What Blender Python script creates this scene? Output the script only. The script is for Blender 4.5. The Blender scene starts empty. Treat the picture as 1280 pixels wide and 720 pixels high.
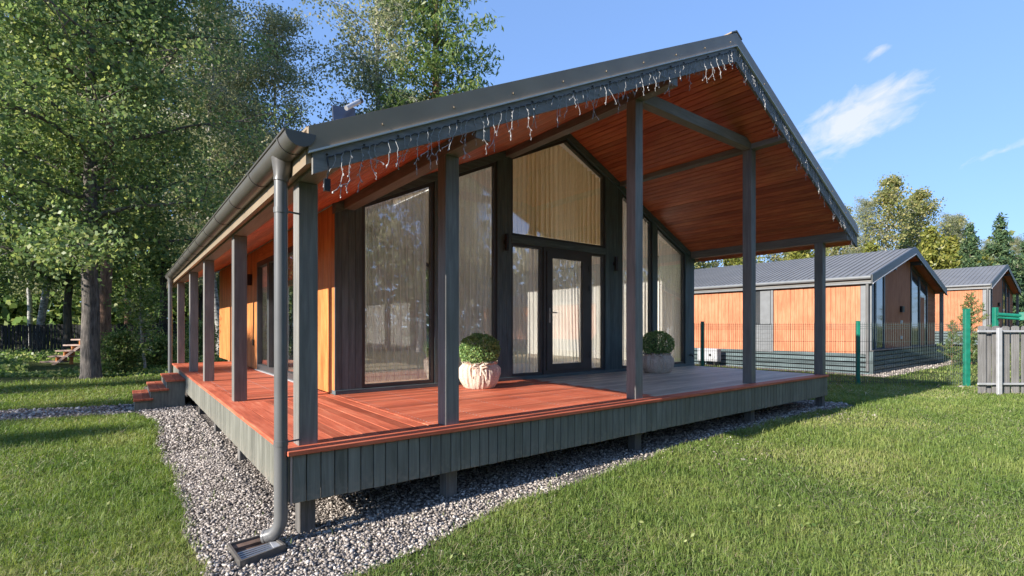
import bpy, bmesh, math, random
import numpy as np
from mathutils import Vector, Matrix
sc = bpy.context.scene
COL = sc.collection
R = math.radians
rnd = random.Random(7)
nrng = np.random.default_rng(11)

# ------------------------------------------------------------------ camera, sky, sun, exposure
cam_d = bpy.data.cameras.new('camera'); cam = bpy.data.objects.new('camera', cam_d); COL.objects.link(cam)
CAM = Vector((-0.9151, -3.6839, 0.86)); YAW = 0.65714
cam.location = CAM; cam.rotation_euler = (R(90), 0, -YAW)
cam_d.sensor_width = 36; cam_d.lens = 17.6658; cam_d.shift_y = 0.03785
cam_d.clip_start = 0.05; cam_d.clip_end = 2000
sc.camera = cam
SUN_EL = 24.4
w = bpy.data.worlds.new('World'); sc.world = w; w.use_nodes = True
nt = w.node_tree; nt.nodes.clear()
def N(t, kind, **kw):
    n = t.nodes.new(kind)
    for k, v in kw.items(): setattr(n, k, v)
    return n
wo = N(nt, 'ShaderNodeOutputWorld'); bg = N(nt, 'ShaderNodeBackground'); sky = N(nt, 'ShaderNodeTexSky')
sky.sky_type = 'NISHITA'; sky.sun_disc = False; sky.sun_elevation = R(SUN_EL); sky.sun_rotation = R(-90)
sky.air_density = 1.0; sky.dust_density = 0.0; sky.ozone_density = 3.0; sky.altitude = 100
bg.inputs['Strength'].default_value = 0.15
# one wispy cloud bank high to the right: noise broken up, stretched along the wind
cdir = Vector((1.153, 0.373, 0.432)).normalized()
e1 = Vector((0, 0, 1)).cross(cdir).normalized(); e1 = -e1
e2 = cdir.cross(e1).normalized()
if e2.z < 0: e2 = -e2
ax1 = (e1 * math.cos(R(20)) + e2 * math.sin(R(20))); ax2 = (e2 * math.cos(R(20)) - e1 * math.sin(R(20)))
tc = N(nt, 'ShaderNodeTexCoord')
def wdot(v):
    n = N(nt, 'ShaderNodeVectorMath', operation='DOT_PRODUCT'); nt.links.new(tc.outputs['Generated'], n.inputs[0]); n.inputs[1].default_value = v; return n.outputs['Value']
def wm(op, a, b=None, c=None, clamp=False):
    n = N(nt, 'ShaderNodeMath', operation=op, use_clamp=clamp)
    for i, x in enumerate((a, b, c)):
        if x is None: continue
        if isinstance(x, (int, float)): n.inputs[i].default_value = x
        else: nt.links.new(x, n.inputs[i])
    return n.outputs[0]
def blob(c, s1, s2):
    d1 = wm('DIVIDE', wm('SUBTRACT', wdot(ax1), ax1.dot(c)), s1); d2 = wm('DIVIDE', wm('SUBTRACT', wdot(ax2), ax2.dot(c)), s2)
    r = wm('SQRT', wm('ADD', wm('MULTIPLY', d1, d1), wm('MULTIPLY', d2, d2)))
    return wm('MULTIPLY', wm('SUBTRACT', 1.0, r, clamp=True), wm('GREATER_THAN', wdot(cdir), 0.2))
def sdir(u, v):
    a = (u - 640) / 628.1; b = (408.45 - v) / 628.1
    return Vector((a * math.cos(YAW) + math.sin(YAW), -a * math.sin(YAW) + math.cos(YAW), b)).normalized()
cv = N(nt, 'ShaderNodeCombineXYZ'); nt.links.new(wdot(ax1 * 9), cv.inputs[0]); nt.links.new(wdot(ax2 * 17), cv.inputs[1]); nt.links.new(wdot(cdir * 9), cv.inputs[2])
cn = N(nt, 'ShaderNodeTexNoise'); cn.inputs['Scale'].default_value = 2.1; cn.inputs['Detail'].default_value = 7; cn.inputs['Roughness'].default_value = 0.6; cn.inputs['Distortion'].default_value = 0.5
nt.links.new(cv.outputs[0], cn.inputs['Vector'])
m = blob(sdir(1062, 152), 0.145, 0.068)
for (u, v, s1, s2, k) in ((1100, 118, .10, .028, .9), (1030, 190, .05, .03, .7), (1095, 66, .05, .016, .6), (1255, 188, .09, .016, .6)):
    m = wm('MAXIMUM', m, wm('MULTIPLY', blob(sdir(u, v), s1, s2), k))
cf = wm('MULTIPLY', wm('SUBTRACT', wm('ADD', wm('MULTIPLY', m, 1.0), wm('MULTIPLY', cn.outputs['Fac'], 1.25)), 0.98), 2.1, clamp=True)
cf = wm('MULTIPLY', wm('MULTIPLY', cf, wm('MULTIPLY', m, 5, clamp=True)), 0.62)
mx = N(nt, 'ShaderNodeMix', data_type='RGBA'); nt.links.new(cf, mx.inputs['Factor']); gam = N(nt, 'ShaderNodeGamma'); gam.inputs['Gamma'].default_value = 0.42; nt.links.new(sky.outputs[0], gam.inputs['Color'])
gain = N(nt, 'ShaderNodeMix', data_type='RGBA', blend_type='MULTIPLY'); gain.inputs['Factor'].default_value = 1; nt.links.new(gam.outputs[0], gain.inputs[6]); gain.inputs[7].default_value = (.53, 0.755, 1.18, 1)
nt.links.new(gain.outputs[2], mx.inputs[6]); mx.inputs[7].default_value = (2.2, 2.1, 2.35, 1)
nt.links.new(mx.outputs[2], bg.inputs['Color']); nt.links.new(bg.outputs[0], wo.inputs['Surface'])
sun_d = bpy.data.lights.new('sun', 'SUN'); sun = bpy.data.objects.new('sun', sun_d); COL.objects.link(sun)
sun_d.energy = 2.9; sun_d.angle = R(0.53); sun_d.color = (1.0, 0.93, 0.83)
sun.rotation_euler = Vector((math.cos(R(SUN_EL)), 0.003, -math.sin(R(SUN_EL)))).to_track_quat('-Z', 'Y').to_euler()
sc.view_settings.view_transform = 'Standard'; sc.view_settings.look = 'None'; sc.view_settings.gamma = 1
sc.view_settings.exposure = 1.78
sc.cycles.max_bounces = 8; sc.cycles.diffuse_bounces = 4; sc.cycles.glossy_bounces = 3; sc.cycles.transparent_max_bounces = 10
sc.cycles.use_denoising = True

# ------------------------------------------------------------------ materials
def newmat(name):
    m = bpy.data.materials.new(name); m.use_nodes = True
    t = m.node_tree; t.nodes.clear()
    o = N(t, 'ShaderNodeOutputMaterial'); b = N(t, 'ShaderNodeBsdfPrincipled'); t.links.new(b.outputs[0], o.inputs['Surface'])
    return m, t, b, o
def ramp(t, fac, stops):
    r = N(t, 'ShaderNodeValToRGB'); el = r.color_ramp.elements
    while len(el) < len(stops): el.new(0.5)
    for e, (p, c) in zip(el, stops): e.position = p; e.color = (*c, 1)
    t.links.new(fac, r.inputs[0]); return r.outputs[0]
def bump(t, b, h, s, d):
    n = N(t, 'ShaderNodeBump'); n.inputs['Strength'].default_value = s; n.inputs['Distance'].default_value = d
    t.links.new(h, n.inputs['Height']); t.links.new(n.outputs[0], b.inputs['Normal'])
WOOD = {}
def wood(kind, axis='X'):
    if (kind, axis) in WOOD: return WOOD[kind, axis]
    spec = {  # dark, mid, light, roughness, grain contrast, per board variation, specular
        'deck': ((0.3, 0.07, 0.038), (0.46, 0.11, 0.056), (0.56, 0.2, 0.115), .58, 1.25, .30, .28),
        'deck_grey': ((0.28, 0.235, 0.185), (0.47, 0.41, 0.32), (0.64, 0.58, 0.48), .52, 1.3, .20, .40),
        'soffit': ((.400, .088, .040), (.530, .128, .055), (.650, .205, .085), .40, .9, .20, .45),
        'wall': ((0.4, 0.125, 0.032), (0.54, 0.19, 0.052), (0.64, 0.28, 0.095), .55, .9, .18, .35),
        'far': ((.410, .155, .080), (.490, .195, .102), (.550, .240, .135), .75, .7, .10, .2),
        'paint': ((.150, .144, .132), (.186, .178, .164), (.225, .216, .200), .52, .7, .12, .38),
        'trim': ((.066, .092, .098), (.086, .122, .130), (.115, .158, .166), .50, .7, .16, .4),
        'skirt': ((0.125, 0.124, 0.104), (0.165, 0.164, 0.138), (0.215, 0.212, 0.182), .62, .9, .14, .32),
        'gray':   ((.060, .056, .052), (.110, .104, .098), (.170, .160, .150), .70, 1.0, .30, .35),
        'old': ((0.26, 0.17, 0.135), (0.45, 0.32, 0.26), (0.6, 0.46, 0.39), .75, 1.0, .30, .3),
        'black':  ((.006, .006, .007), (.010, .010, .011), (.018, .018, .019), .70, .8, .40, .3),
        'picket': ((.160, .156, .154), (.190, .186, .184), (.220, .216, .214), .55, .5, .08, .4),
    }[kind]
    m, t, b, o = newmat(kind + '_timber_' + axis)
    tc = N(t, 'ShaderNodeTexCoord'); oi = N(t, 'ShaderNodeObjectInfo')
    mp = N(t, 'ShaderNodeMapping'); s = [13, 13, 13]; s['XYZ'.index(axis)] = 0.9; mp.inputs['Scale'].default_value = s
    off = N(t, 'ShaderNodeVectorMath', operation='SCALE'); off.inputs[0].default_value = (31, 17, 53); t.links.new(oi.outputs['Random'], off.inputs['Scale'])
    ad = N(t, 'ShaderNodeVectorMath', operation='ADD'); t.links.new(tc.outputs['Object'], ad.inputs[0]); t.links.new(off.outputs[0], ad.inputs[1])
    t.links.new(ad.outputs[0], mp.inputs[0])
    n1 = N(t, 'ShaderNodeTexNoise'); n1.inputs['Scale'].default_value = 2.2; n1.inputs['Detail'].default_value = 8; n1.inputs['Roughness'].default_value = .62; n1.inputs['Distortion'].default_value = .8
    t.links.new(mp.outputs[0], n1.inputs['Vector'])
    n2 = N(t, 'ShaderNodeTexNoise'); n2.inputs['Scale'].default_value = 1.6; n2.inputs['Detail'].default_value = 5; t.links.new(ad.outputs[0], n2.inputs['Vector'])
    a = N(t, 'ShaderNodeMath', operation='MULTIPLY_ADD'); t.links.new(n2.outputs['Fac'], a.inputs[0]); a.inputs[1].default_value = .55; t.links.new(n1.outputs['Fac'], a.inputs[2])
    c = N(t, 'ShaderNodeMath', operation='SUBTRACT'); t.links.new(a.outputs[0], c.inputs[0]); c.inputs[1].default_value = .275
    g = spec[4]; col = ramp(t, c.outputs[0], ((.5 - .2 * g, spec[0]), (.5, spec[1]), (.5 + .22 * g, spec[2])))
    hs = N(t, 'ShaderNodeHueSaturation'); t.links.new(col, hs.inputs['Color'])
    mr = N(t, 'ShaderNodeMapRange'); mr.inputs[3].default_value = 1 - spec[5]; mr.inputs[4].default_value = 1 + spec[5]; t.links.new(oi.outputs['Random'], mr.inputs[0]); t.links.new(mr.outputs[0], hs.inputs['Value'])
    cc = hs.outputs[0]
    if kind == 'skirt':
        sx = N(t, 'ShaderNodeSeparateXYZ'); t.links.new(tc.outputs['Object'], sx.inputs[0])
        dm = N(t, 'ShaderNodeMapRange'); dm.inputs[1].default_value = -.02; dm.inputs[2].default_value = -.19; dm.inputs[3].default_value = 0; dm.inputs[4].default_value = .9; t.links.new(sx.outputs['Z'], dm.inputs[0])
        n3 = N(t, 'ShaderNodeTexNoise'); n3.inputs['Scale'].default_value = 26; n3.inputs['Detail'].default_value = 6; t.links.new(ad.outputs[0], n3.inputs['Vector'])
        pw = N(t, 'ShaderNodeMath', operation='MULTIPLY', use_clamp=True); t.links.new(dm.outputs[0], pw.inputs[0])
        th = N(t, 'ShaderNodeMapRange'); th.inputs[1].default_value = .45; th.inputs[2].default_value = .75; t.links.new(n3.outputs['Fac'], th.inputs[0]); t.links.new(th.outputs[0], pw.inputs[1])
        dx = N(t, 'ShaderNodeMix', data_type='RGBA'); t.links.new(pw.outputs[0], dx.inputs[0]); t.links.new(cc, dx.inputs[6]); dx.inputs[7].default_value = (.30, .25, .20, 1); cc = dx.outputs[2]
    t.links.new(cc, b.inputs['Base Color'])
    rr = N(t, 'ShaderNodeMapRange'); rr.inputs[3].default_value = spec[3] - .12; rr.inputs[4].default_value = spec[3] + .15; t.links.new(n2.outputs['Fac'], rr.inputs[0]); t.links.new(rr.outputs[0], b.inputs['Roughness'])
    b.inputs['Specular IOR Level'].default_value = spec[6]
    bump(t, b, n1.outputs['Fac'], .25, .004)
    WOOD[kind, axis] = m; return m
def plain(name, col, rough=.5, metal=0, var=.15, scale=6, spec=.5, bmp=0):
    m, t, b, o = newmat(name)
    tc = N(t, 'ShaderNodeTexCoord'); n = N(t, 'ShaderNodeTexNoise'); n.inputs['Scale'].default_value = scale; n.inputs['Detail'].default_value = 6
    t.links.new(tc.outputs['Object'], n.inputs['Vector'])
    c = ramp(t, n.outputs['Fac'], ((.3, tuple(x * (1 - var) for x in col)), (.7, tuple(min(1, x * (1 + var)) for x in col))))
    t.links.new(c, b.inputs['Base Color']); b.inputs['Roughness'].default_value = rough; b.inputs['Metallic'].default_value = metal; b.inputs['Specular IOR Level'].default_value = spec
    if bmp: bump(t, b, n.outputs['Fac'], .5, bmp)
    return m
M = {}
M['metal'] = plain('painted_steel', (.290, .225, .155), .38, 0, .12, 3)
M['gutter'] = plain('gutter_steel', (.105, .098, .090), .34, 0, .12, 3)
M['pipe'] = plain('pipe_steel', (.130, .130, .130), .36, 0, .12, 3)
M['roof2'] = plain('roof_sheet', (.165, .160, .150), .45, 0, .10, 1.5)
M['frame'] = plain('frame_dark', (.052, .055, .056), .42, 0, .15, 5)
M['frame2'] = plain('frame_grey', (.16, .17, .18), .45, 0, .1, 5)
M['steel'] = plain('brushed_steel', (.42, .42, .41), .4, .6, .08, 20)
M['white'] = plain('white_enamel_and_glint', (.58, .58, .57), .4, 0, .06, 4)
M['concrete'] = plain('pale_concrete', (.36, .34, .31), .85, 0, .3, 9, bmp=.01)
M['green'] = plain('green_steel', (.010, .165, .110), .42, 0, .2, 8)
M['wire'] = plain('green_wire', (.030, .055, .050), .5, 0, .2, 8)
M['galv'] = plain('pale_steel', (.42, .43, .45), .42, .2, .1, 8)
M['inner'] = plain('interior_plaster', (.86, .83, .77), .8, 0, .1, 2)
M['ifloor'] = plain('interior_floor', (.48, .38, .28), .5, 0, .2, 4)
M['blue'] = plain('blue_panel', (.022, .032, .062), .3, 0, .2, 6)
M['black'] = plain('black_plastic', (.012, .012, .013), .4, 0, .1, 8)
M['strand'] = plain('light_cord', (.33, .33, .33), .5, 0, .1, 30)
M['cord'] = plain('dark_cord', (.03, .03, .03), .6, 0, .1, 30)
M['rust'] = plain('worn_plastic', (.13, .085, .065), .6, 0, .5, 9)
def glassmat(name, ior, tint):
    m, t, b, o = newmat(name); t.nodes.remove(b)
    ge = N(t, 'ShaderNodeNewGeometry'); dp = N(t, 'ShaderNodeVectorMath', operation='DOT_PRODUCT'); t.links.new(ge.outputs['Normal'], dp.inputs[0]); t.links.new(ge.outputs['Incoming'], dp.inputs[1])
    def mth(op, a, b_):
        n_ = N(t, 'ShaderNodeMath', operation=op)
        for i_, q in enumerate((a, b_)):
            if q is None: continue
            if isinstance(q, (int, float)): n_.inputs[i_].default_value = q
            else: t.links.new(q, n_.inputs[i_])
        return n_.outputs[0]
    # Schlick reflectance of one glass face, the same from both sides
    fr_ = mth('ADD', mth('MULTIPLY', mth('POWER', mth('SUBTRACT', 1.0, mth('ABSOLUTE', dp.outputs['Value'], None)), 5.0), 1 - ior), ior)
    tr = N(t, 'ShaderNodeBsdfTransparent'); tr.inputs[0].default_value = (*tint, 1)
    gl = N(t, 'ShaderNodeBsdfGlossy'); gl.inputs['Roughness'].default_value = 0.0; gl.inputs[0].default_value = (.95, .96, 1, 1)
    tc = N(t, 'ShaderNodeTexCoord'); n = N(t, 'ShaderNodeTexNoise'); n.inputs['Scale'].default_value = .9; t.links.new(tc.outputs['Object'], n.inputs['Vector'])
    bp = N(t, 'ShaderNodeBump'); bp.inputs['Strength'].default_value = .02; bp.inputs['Distance'].default_value = .02; t.links.new(n.outputs['Fac'], bp.inputs['Height']); t.links.new(bp.outputs[0], gl.inputs['Normal'])
    mi = N(t, 'ShaderNodeMixShader'); t.links.new(fr_, mi.inputs[0]); t.links.new(tr.outputs[0], mi.inputs[1]); t.links.new(gl.outputs[0], mi.inputs[2]); t.links.new(mi.outputs[0], o.inputs[0])
    return m
M['glass'] = glassmat('window_glass', .12, (.985, .99, .985))
M['glass2'] = plain('dark_glass', (.05, .055, .06), .06, 0, .2, 2, spec=.9)
def cloth(name, col, trans, alpha):
    m, t, b, o = newmat(name); t.nodes.remove(b)
    d = N(t, 'ShaderNodeBsdfDiffuse'); d.inputs[0].default_value = (*col, 1); l = N(t, 'ShaderNodeBsdfTranslucent'); l.inputs[0].default_value = (*col, 1)
    x = N(t, 'ShaderNodeMixShader'); x.inputs[0].default_value = trans; t.links.new(d.outputs[0], x.inputs[1]); t.links.new(l.outputs[0], x.inputs[2])
    tr = N(t, 'ShaderNodeBsdfTransparent'); y = N(t, 'ShaderNodeMixShader')
    ge = N(t, 'ShaderNodeNewGeometry'); dp = N(t, 'ShaderNodeVectorMath', operation='DOT_PRODUCT'); t.links.new(ge.outputs['Normal'], dp.inputs[0]); t.links.new(ge.outputs['Incoming'], dp.inputs[1])
    def mth(op, a, b_):
        n_ = N(t, 'ShaderNodeMath', operation=op)
        for i_, q in enumerate((a, b_)):
            if q is None: continue
            if isinstance(q, (int, float)): n_.inputs[i_].default_value = q
            else: t.links.new(q, n_.inputs[i_])
        return n_.outputs[0]
    ac = mth('MAXIMUM', mth('ABSOLUTE', dp.outputs['Value'], None), .12)
    t.links.new(mth('SUBTRACT', 1.0, mth('POWER', 1 - alpha, mth('DIVIDE', 1.0, ac))), y.inputs[0])
    t.links.new(tr.outputs[0], y.inputs[1]); t.links.new(x.outputs[0], y.inputs[2]); t.links.new(y.outputs[0], o.inputs[0])
    return m
M['sheer'] = cloth('sheer_curtain', (.94, .93, .91), .5, .50)
M['ochre'] = cloth('ochre_curtain', (.95, .80, .50), .6, .72)
def burlap():
    m, t, b, o = newmat('burlap')
    tc = N(t, 'ShaderNodeTexCoord'); w1 = N(t, 'ShaderNodeTexNoise'); w1.inputs['Scale'].default_value = 60; w1.inputs['Detail'].default_value = 3; t.links.new(tc.outputs['Object'], w1.inputs['Vector'])
    t.links.new(ramp(t, w1.outputs['Fac'], ((.3, (.44, .35, .275)), (.7, (.70, .585, .48)))), b.inputs['Base Color']); b.inputs['Roughness'].default_value = .9
    bump(t, b, w1.outputs['Fac'], .5, .01); return m
M['burlap'] = burlap()
def leafmat(name, stops, trans=.42, rough=.42, patch=0.0, pscale=.35):
    m, t, b, o = newmat(name)
    gi = N(t, 'ShaderNodeNewGeometry'); fac = gi.outputs['Random Per Island']
    if patch:
        n = N(t, 'ShaderNodeTexNoise'); n.inputs['Scale'].default_value = pscale; n.inputs['Detail'].default_value = 5; t.links.new(gi.outputs['Position'], n.inputs['Vector'])
        mr = N(t, 'ShaderNodeMapRange'); mr.inputs[1].default_value = .3; mr.inputs[2].default_value = .7; t.links.new(n.outputs['Fac'], mr.inputs[0])
        mm = N(t, 'ShaderNodeMix'); mm.inputs[0].default_value = patch; t.links.new(fac, mm.inputs[2]); t.links.new(mr.outputs[0], mm.inputs[3]); fac = mm.outputs[0]
    col = ramp(t, fac, stops)
    t.links.new(col, b.inputs['Base Color']); b.inputs['Roughness'].default_value = rough; b.inputs['Specular IOR Level'].default_value = .3
    tl = N(t, 'ShaderNodeBsdfTranslucent'); g = N(t, 'ShaderNodeHueSaturation'); g.inputs['Saturation'].default_value = 1.15; g.inputs['Value'].default_value = 1.5; t.links.new(col, g.inputs['Color']); t.links.new(g.outputs[0], tl.inputs[0])
    x = N(t, 'ShaderNodeMixShader'); x.inputs[0].default_value = trans; t.links.new(b.outputs[0], x.inputs[1]); t.links.new(tl.outputs[0], x.inputs[2]); t.links.new(x.outputs[0], o.inputs[0])
    return m
M['grass'] = leafmat('grass_blades', ((0, (0.092, 0.158, 0.034)), (.45, (0.177, 0.253, 0.059)), (.8, (0.282, 0.326, 0.094)), (1, (0.484, 0.449, 0.216))), .35, .5, .62, .8)
M['straw'] = leafmat('dry_straw', ((0, (.22, .17, .09)), (.6, (.42, .35, .20)), (1, (.62, .56, .38))), .2)
M['oakleaf'] = leafmat('oak_leaves', ((0, (0.095, 0.152, 0.061)), (.55, (0.178, 0.251, 0.095)), (1, (0.362, 0.391, 0.145))))
M['birchleaf'] = leafmat('birch_leaves', ((0, (0.140, 0.173, 0.093)), (.6, (0.257, 0.282, 0.156)), (1, (0.462, 0.427, 0.263))))
M['fallleaf'] = leafmat('yellowing_leaves', ((0, (0.116, 0.150, 0.052)), (.55, (0.260, 0.269, 0.095)), (1, (0.454, 0.384, 0.163))))
M['larchleaf'] = leafmat('larch_needles', ((0, (0.072, 0.124, 0.041)), (.6, (0.154, 0.220, 0.067)), (1, (0.271, 0.299, 0.105))))
M['spruceleaf'] = leafmat('spruce_needles', ((0, (0.035, 0.075, 0.037)), (.6, (0.069, 0.123, 0.054)), (1, (0.142, 0.182, 0.074))), .15)
M['goldleaf'] = leafmat('yellow_green_needles', ((0, (0.096, 0.120, 0.024)), (.6, (0.198, 0.210, 0.042)), (1, (0.312, 0.288, 0.072))), .2)
M['bushleaf'] = leafmat('bush_leaves', ((0, (0.082, 0.139, 0.044)), (.6, (0.186, 0.264, 0.083)), (1, (0.425, 0.443, 0.187))))
M['boxleaf'] = leafmat('box_leaves', ((0, (0.086, 0.177, 0.059)), (.6, (0.186, 0.312, 0.099)), (1, (0.398, 0.507, 0.201))), .2)
M['pineleaf'] = leafmat('pine_needles', ((0, (0.056, 0.106, 0.034)), (.6, (0.102, 0.158, 0.048)), (1, (0.194, 0.238, 0.082))), .15)
def bark(name, a, b_, sc_=(9, 9, 1.6), bd=.03):
    m, t, b, o = newmat(name)
    tc = N(t, 'ShaderNodeTexCoord'); mp = N(t, 'ShaderNodeMapping'); mp.inputs['Scale'].default_value = sc_; t.links.new(tc.outputs['Object'], mp.inputs[0])
    n = N(t, 'ShaderNodeTexNoise'); n.inputs['Scale'].default_value = 1.8; n.inputs['Detail'].default_value = 8; n.inputs['Roughness'].default_value = .7; t.links.new(mp.outputs[0], n.inputs['Vector'])
    t.links.new(ramp(t, n.outputs['Fac'], ((.36, a), (.62, b_))), b.inputs['Base Color']); b.inputs['Roughness'].default_value = .9
    bump(t, b, n.outputs['Fac'], 1, bd); return m
M['oakbark'] = bark('oak_bark', (.045, .038, .034), (.190, .165, .145))
M['pinebark'] = bark('pine_bark', (.090, .045, .028), (.280, .160, .105))
M['birchbark'] = bark('birch_bark', (.060, .055, .050), (.580, .560, .520), (3, 3, 7), .008)
M['twig'] = bark('dark_bark', (.030, .025, .020), (.110, .090, .070))
def groundmat():
    m, t, b, o = newmat('lawn_soil')
    g = N(t, 'ShaderNodeNewGeometry')
    n = N(t, 'ShaderNodeTexNoise'); n.inputs['Scale'].default_value = .6; n.inputs['Detail'].default_value = 10; n.inputs['Roughness'].default_value = .7; t.links.new(g.outputs['Position'], n.inputs['Vector'])
    n2 = N(t, 'ShaderNodeTexNoise'); n2.inputs['Scale'].default_value = 40; n2.inputs['Detail'].default_value = 4; t.links.new(g.outputs['Position'], n2.inputs['Vector'])
    a = N(t, 'ShaderNodeMath', operation='MULTIPLY_ADD'); t.links.new(n2.outputs['Fac'], a.inputs[0]); a.inputs[1].default_value = .5; t.links.new(n.outputs['Fac'], a.inputs[2])
    t.links.new(ramp(t, a.outputs[0], ((.5, (.028, .038, .013)), (.72, (.066, .085, .028)), (.95, (.130, .130, .055)))), b.inputs['Base Color']); b.inputs['Roughness'].default_value = .95; b.inputs['Specular IOR Level'].default_value = .1
    bump(t, b, n2.outputs['Fac'], 1, .03); return m
M['soil'] = groundmat()
def gravelmat(name, per_island):
    m, t, b, o = newmat(name)
    g = N(t, 'ShaderNodeNewGeometry')
    if per_island: fac = g.outputs['Random Per Island']
    else:
        v = N(t, 'ShaderNodeTexVoronoi'); v.inputs['Scale'].default_value = 46; t.links.new(g.outputs['Position'], v.inputs['Vector']); sp = N(t, 'ShaderNodeSeparateColor'); t.links.new(v.outputs['Color'], sp.inputs[0]); fac = sp.outputs[0]
        bump(t, b, v.outputs['Distance'], 1, .02)
    k = .98 if per_island else .55
    st = ((0, (.130, .112, .100)), (.3, (.235, .205, .182)), (.55, (.330, .285, .248)), (.8, (.440, .390, .345)), (1, (.66, .60, .54)))
    t.links.new(ramp(t, fac, [(p, tuple(x * k for x in c)) for p, c in st]), b.inputs['Base Color']); b.inputs['Roughness'].default_value = .8; b.inputs['Specular IOR Level'].default_value = .3
    return m
M['stone'] = gravelmat('gravel_stones', True); M['gravel'] = gravelmat('gravel_fines', False)

# ------------------------------------------------------------------ object helpers
def W(o):
    m = o.matrix_basis.copy()
    return (W(o.parent) @ o.matrix_parent_inverse @ m) if o.parent else m
def par(o, p):
    if p is not None:
        o.parent = p; o.matrix_parent_inverse = W(p).inverted()
    return o
def tag(o, label=None, cat=None, group=None, kind=None):
    for k, v in (('label', label), ('category', cat), ('group', group), ('kind', kind)):
        if v: o[k] = v
    return o
def ob(name, me, parent=None, loc=(0, 0, 0), rot=(0, 0, 0)):
    o = bpy.data.objects.new(name, me); COL.objects.link(o); o.location = loc; o.rotation_euler = rot
    return par(o, parent)
def empty(name, loc, label, cat, group=None, rz=0):
    o = bpy.data.objects.new(name, None); COL.objects.link(o); o.location = loc; o.rotation_euler = (0, 0, rz); o.empty_display_size = .3
    return tag(o, label, cat, group)
BOX = {}
def boxmesh(sx, sy, sz, mat, bev):
    k = (round(sx, 4), round(sy, 4), round(sz, 4), mat.name, bev)
    if k not in BOX:
        bm = bmesh.new(); bmesh.ops.create_cube(bm, size=1); bmesh.ops.scale(bm, vec=(sx, sy, sz), verts=bm.verts)
        if bev: bmesh.ops.bevel(bm, geom=bm.edges[:], offset=min(bev, .3 * min(sx, sy, sz)), segments=1, affect='EDGES')
        me = bpy.data.meshes.new('block'); bm.to_mesh(me); bm.free(); me.materials.append(mat); BOX[k] = me
    return BOX[k]
def box(name, lo, hi, mat, parent=None, bev=.003, rot=(0, 0, 0)):
    s = [abs(b - a) for a, b in zip(lo, hi)]; c = [(a + b) / 2 for a, b in zip(lo, hi)]
    return ob(name, boxmesh(*s, mat, bev), parent, c, rot)
class MB:
    def __init__(s): s.v = []; s.f = []
    def add(s, v, f):
        n = len(s.v); s.v += [tuple(p) for p in v]; s.f += [tuple(i + n for i in q) for q in f]; return s
    def box(s, lo, hi):
        x0, y0, z0 = lo; x1, y1, z1 = hi
        return s.add([(x0, y0, z0), (x1, y0, z0), (x1, y1, z0), (x0, y1, z0), (x0, y0, z1), (x1, y0, z1), (x1, y1, z1), (x0, y1, z1)],
                     [(0, 3, 2, 1), (4, 5, 6, 7), (0, 1, 5, 4), (1, 2, 6, 5), (2, 3, 7, 6), (3, 0, 4, 7)])
    def prism(s, poly, d0, d1, axis='Y'):      # polygon in XZ pushed along Y (or in YZ along X)
        n = len(poly)
        P = (lambda a, b, d: (a, d, b)) if axis == 'Y' else ((lambda a, b, d: (d, a, b)) if axis == 'X' else (lambda a, b, d: (a, b, d)))
        v = [P(a, b, d0) for a, b in poly] + [P(a, b, d1) for a, b in poly]
        return s.add(v, [tuple(range(n)), tuple(range(2 * n - 1, n - 1, -1))] + [((i + 1) % n, i, n + i, n + (i + 1) % n) for i in range(n)])
    def ring(s, outer, inner, d0, d1):
        n = len(outer); v = [(a, d, b) for d in (d0, d1) for P in (outer, inner) for a, b in P]
        f = []
        for i in range(n):
            j = (i + 1) % n
            f += [(i, j, n + j, n + i), (2 * n + j, 2 * n + i, 3 * n + i, 3 * n + j), (j, i, 2 * n + i, 2 * n + j), (n + i, n + j, 3 * n + j, 3 * n + i)]
        return s.add(v, f)
    def tube(s, pts, rad, n=8, cap=True):
        pts = [Vector(p) for p in pts]; rad = [rad] * len(pts) if isinstance(rad, (int, float)) else rad
        v = []; f = []; ref = None
        for i, p in enumerate(pts):
            d = (pts[min(i + 1, len(pts) - 1)] - pts[max(i - 1, 0)])
            d = d.normalized() if d.length > 1e-9 else Vector((0, 0, 1))
            if ref is None: ref = d.orthogonal().normalized()
            a = (ref - d * ref.dot(d)); a = a.normalized() if a.length > 1e-6 else d.orthogonal().normalized(); ref = a; b = d.cross(a)
            for k in range(n):
                t = 2 * math.pi * k / n; v.append(p + (a * math.cos(t) + b * math.sin(t)) * rad[i])
        for i in range(len(pts) - 1):
            for k in range(n):
                f.append((i * n + k, i * n + (k + 1) % n, (i + 1) * n + (k + 1) % n, (i + 1) * n + k))
        if cap: f += [tuple(range(n - 1, -1, -1)), tuple(range((len(pts) - 1) * n, len(pts) * n))]
        return s.add(v, f)
    def mesh(s, mat, smooth=False, fix=True):
        me = bpy.data.meshes.new('shape'); me.from_pydata(s.v, [], s.f); me.materials.append(mat)
        if fix:
            bm = bmesh.new(); bm.from_mesh(me); bmesh.ops.recalc_face_normals(bm, faces=bm.faces); bm.to_mesh(me); bm.free()
        if smooth:
            me.polygons.foreach_set('use_smooth', [True] * len(me.polygons)); me.set_sharp_from_angle(angle=R(40))
        return me
    def build(s, name, mat, parent=None, smooth=False, loc=(0, 0, 0)): return ob(name, s.mesh(mat, smooth), parent, loc)
def np_mesh(verts, faces, mat):             # verts (n,3), faces (m,k)
    me = bpy.data.meshes.new('cloud'); verts = np.asarray(verts, np.float32); faces = np.asarray(faces, np.int32)
    me.vertices.add(len(verts)); me.vertices.foreach_set('co', verts.ravel())
    k = faces.shape[1]; me.loops.add(faces.size); me.loops.foreach_set('vertex_index', faces.ravel())
    me.polygons.add(len(faces)); me.polygons.foreach_set('loop_start', np.arange(0, faces.size, k, dtype=np.int32))
    me.update(calc_edges=True); me.materials.append(mat); return me
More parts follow.
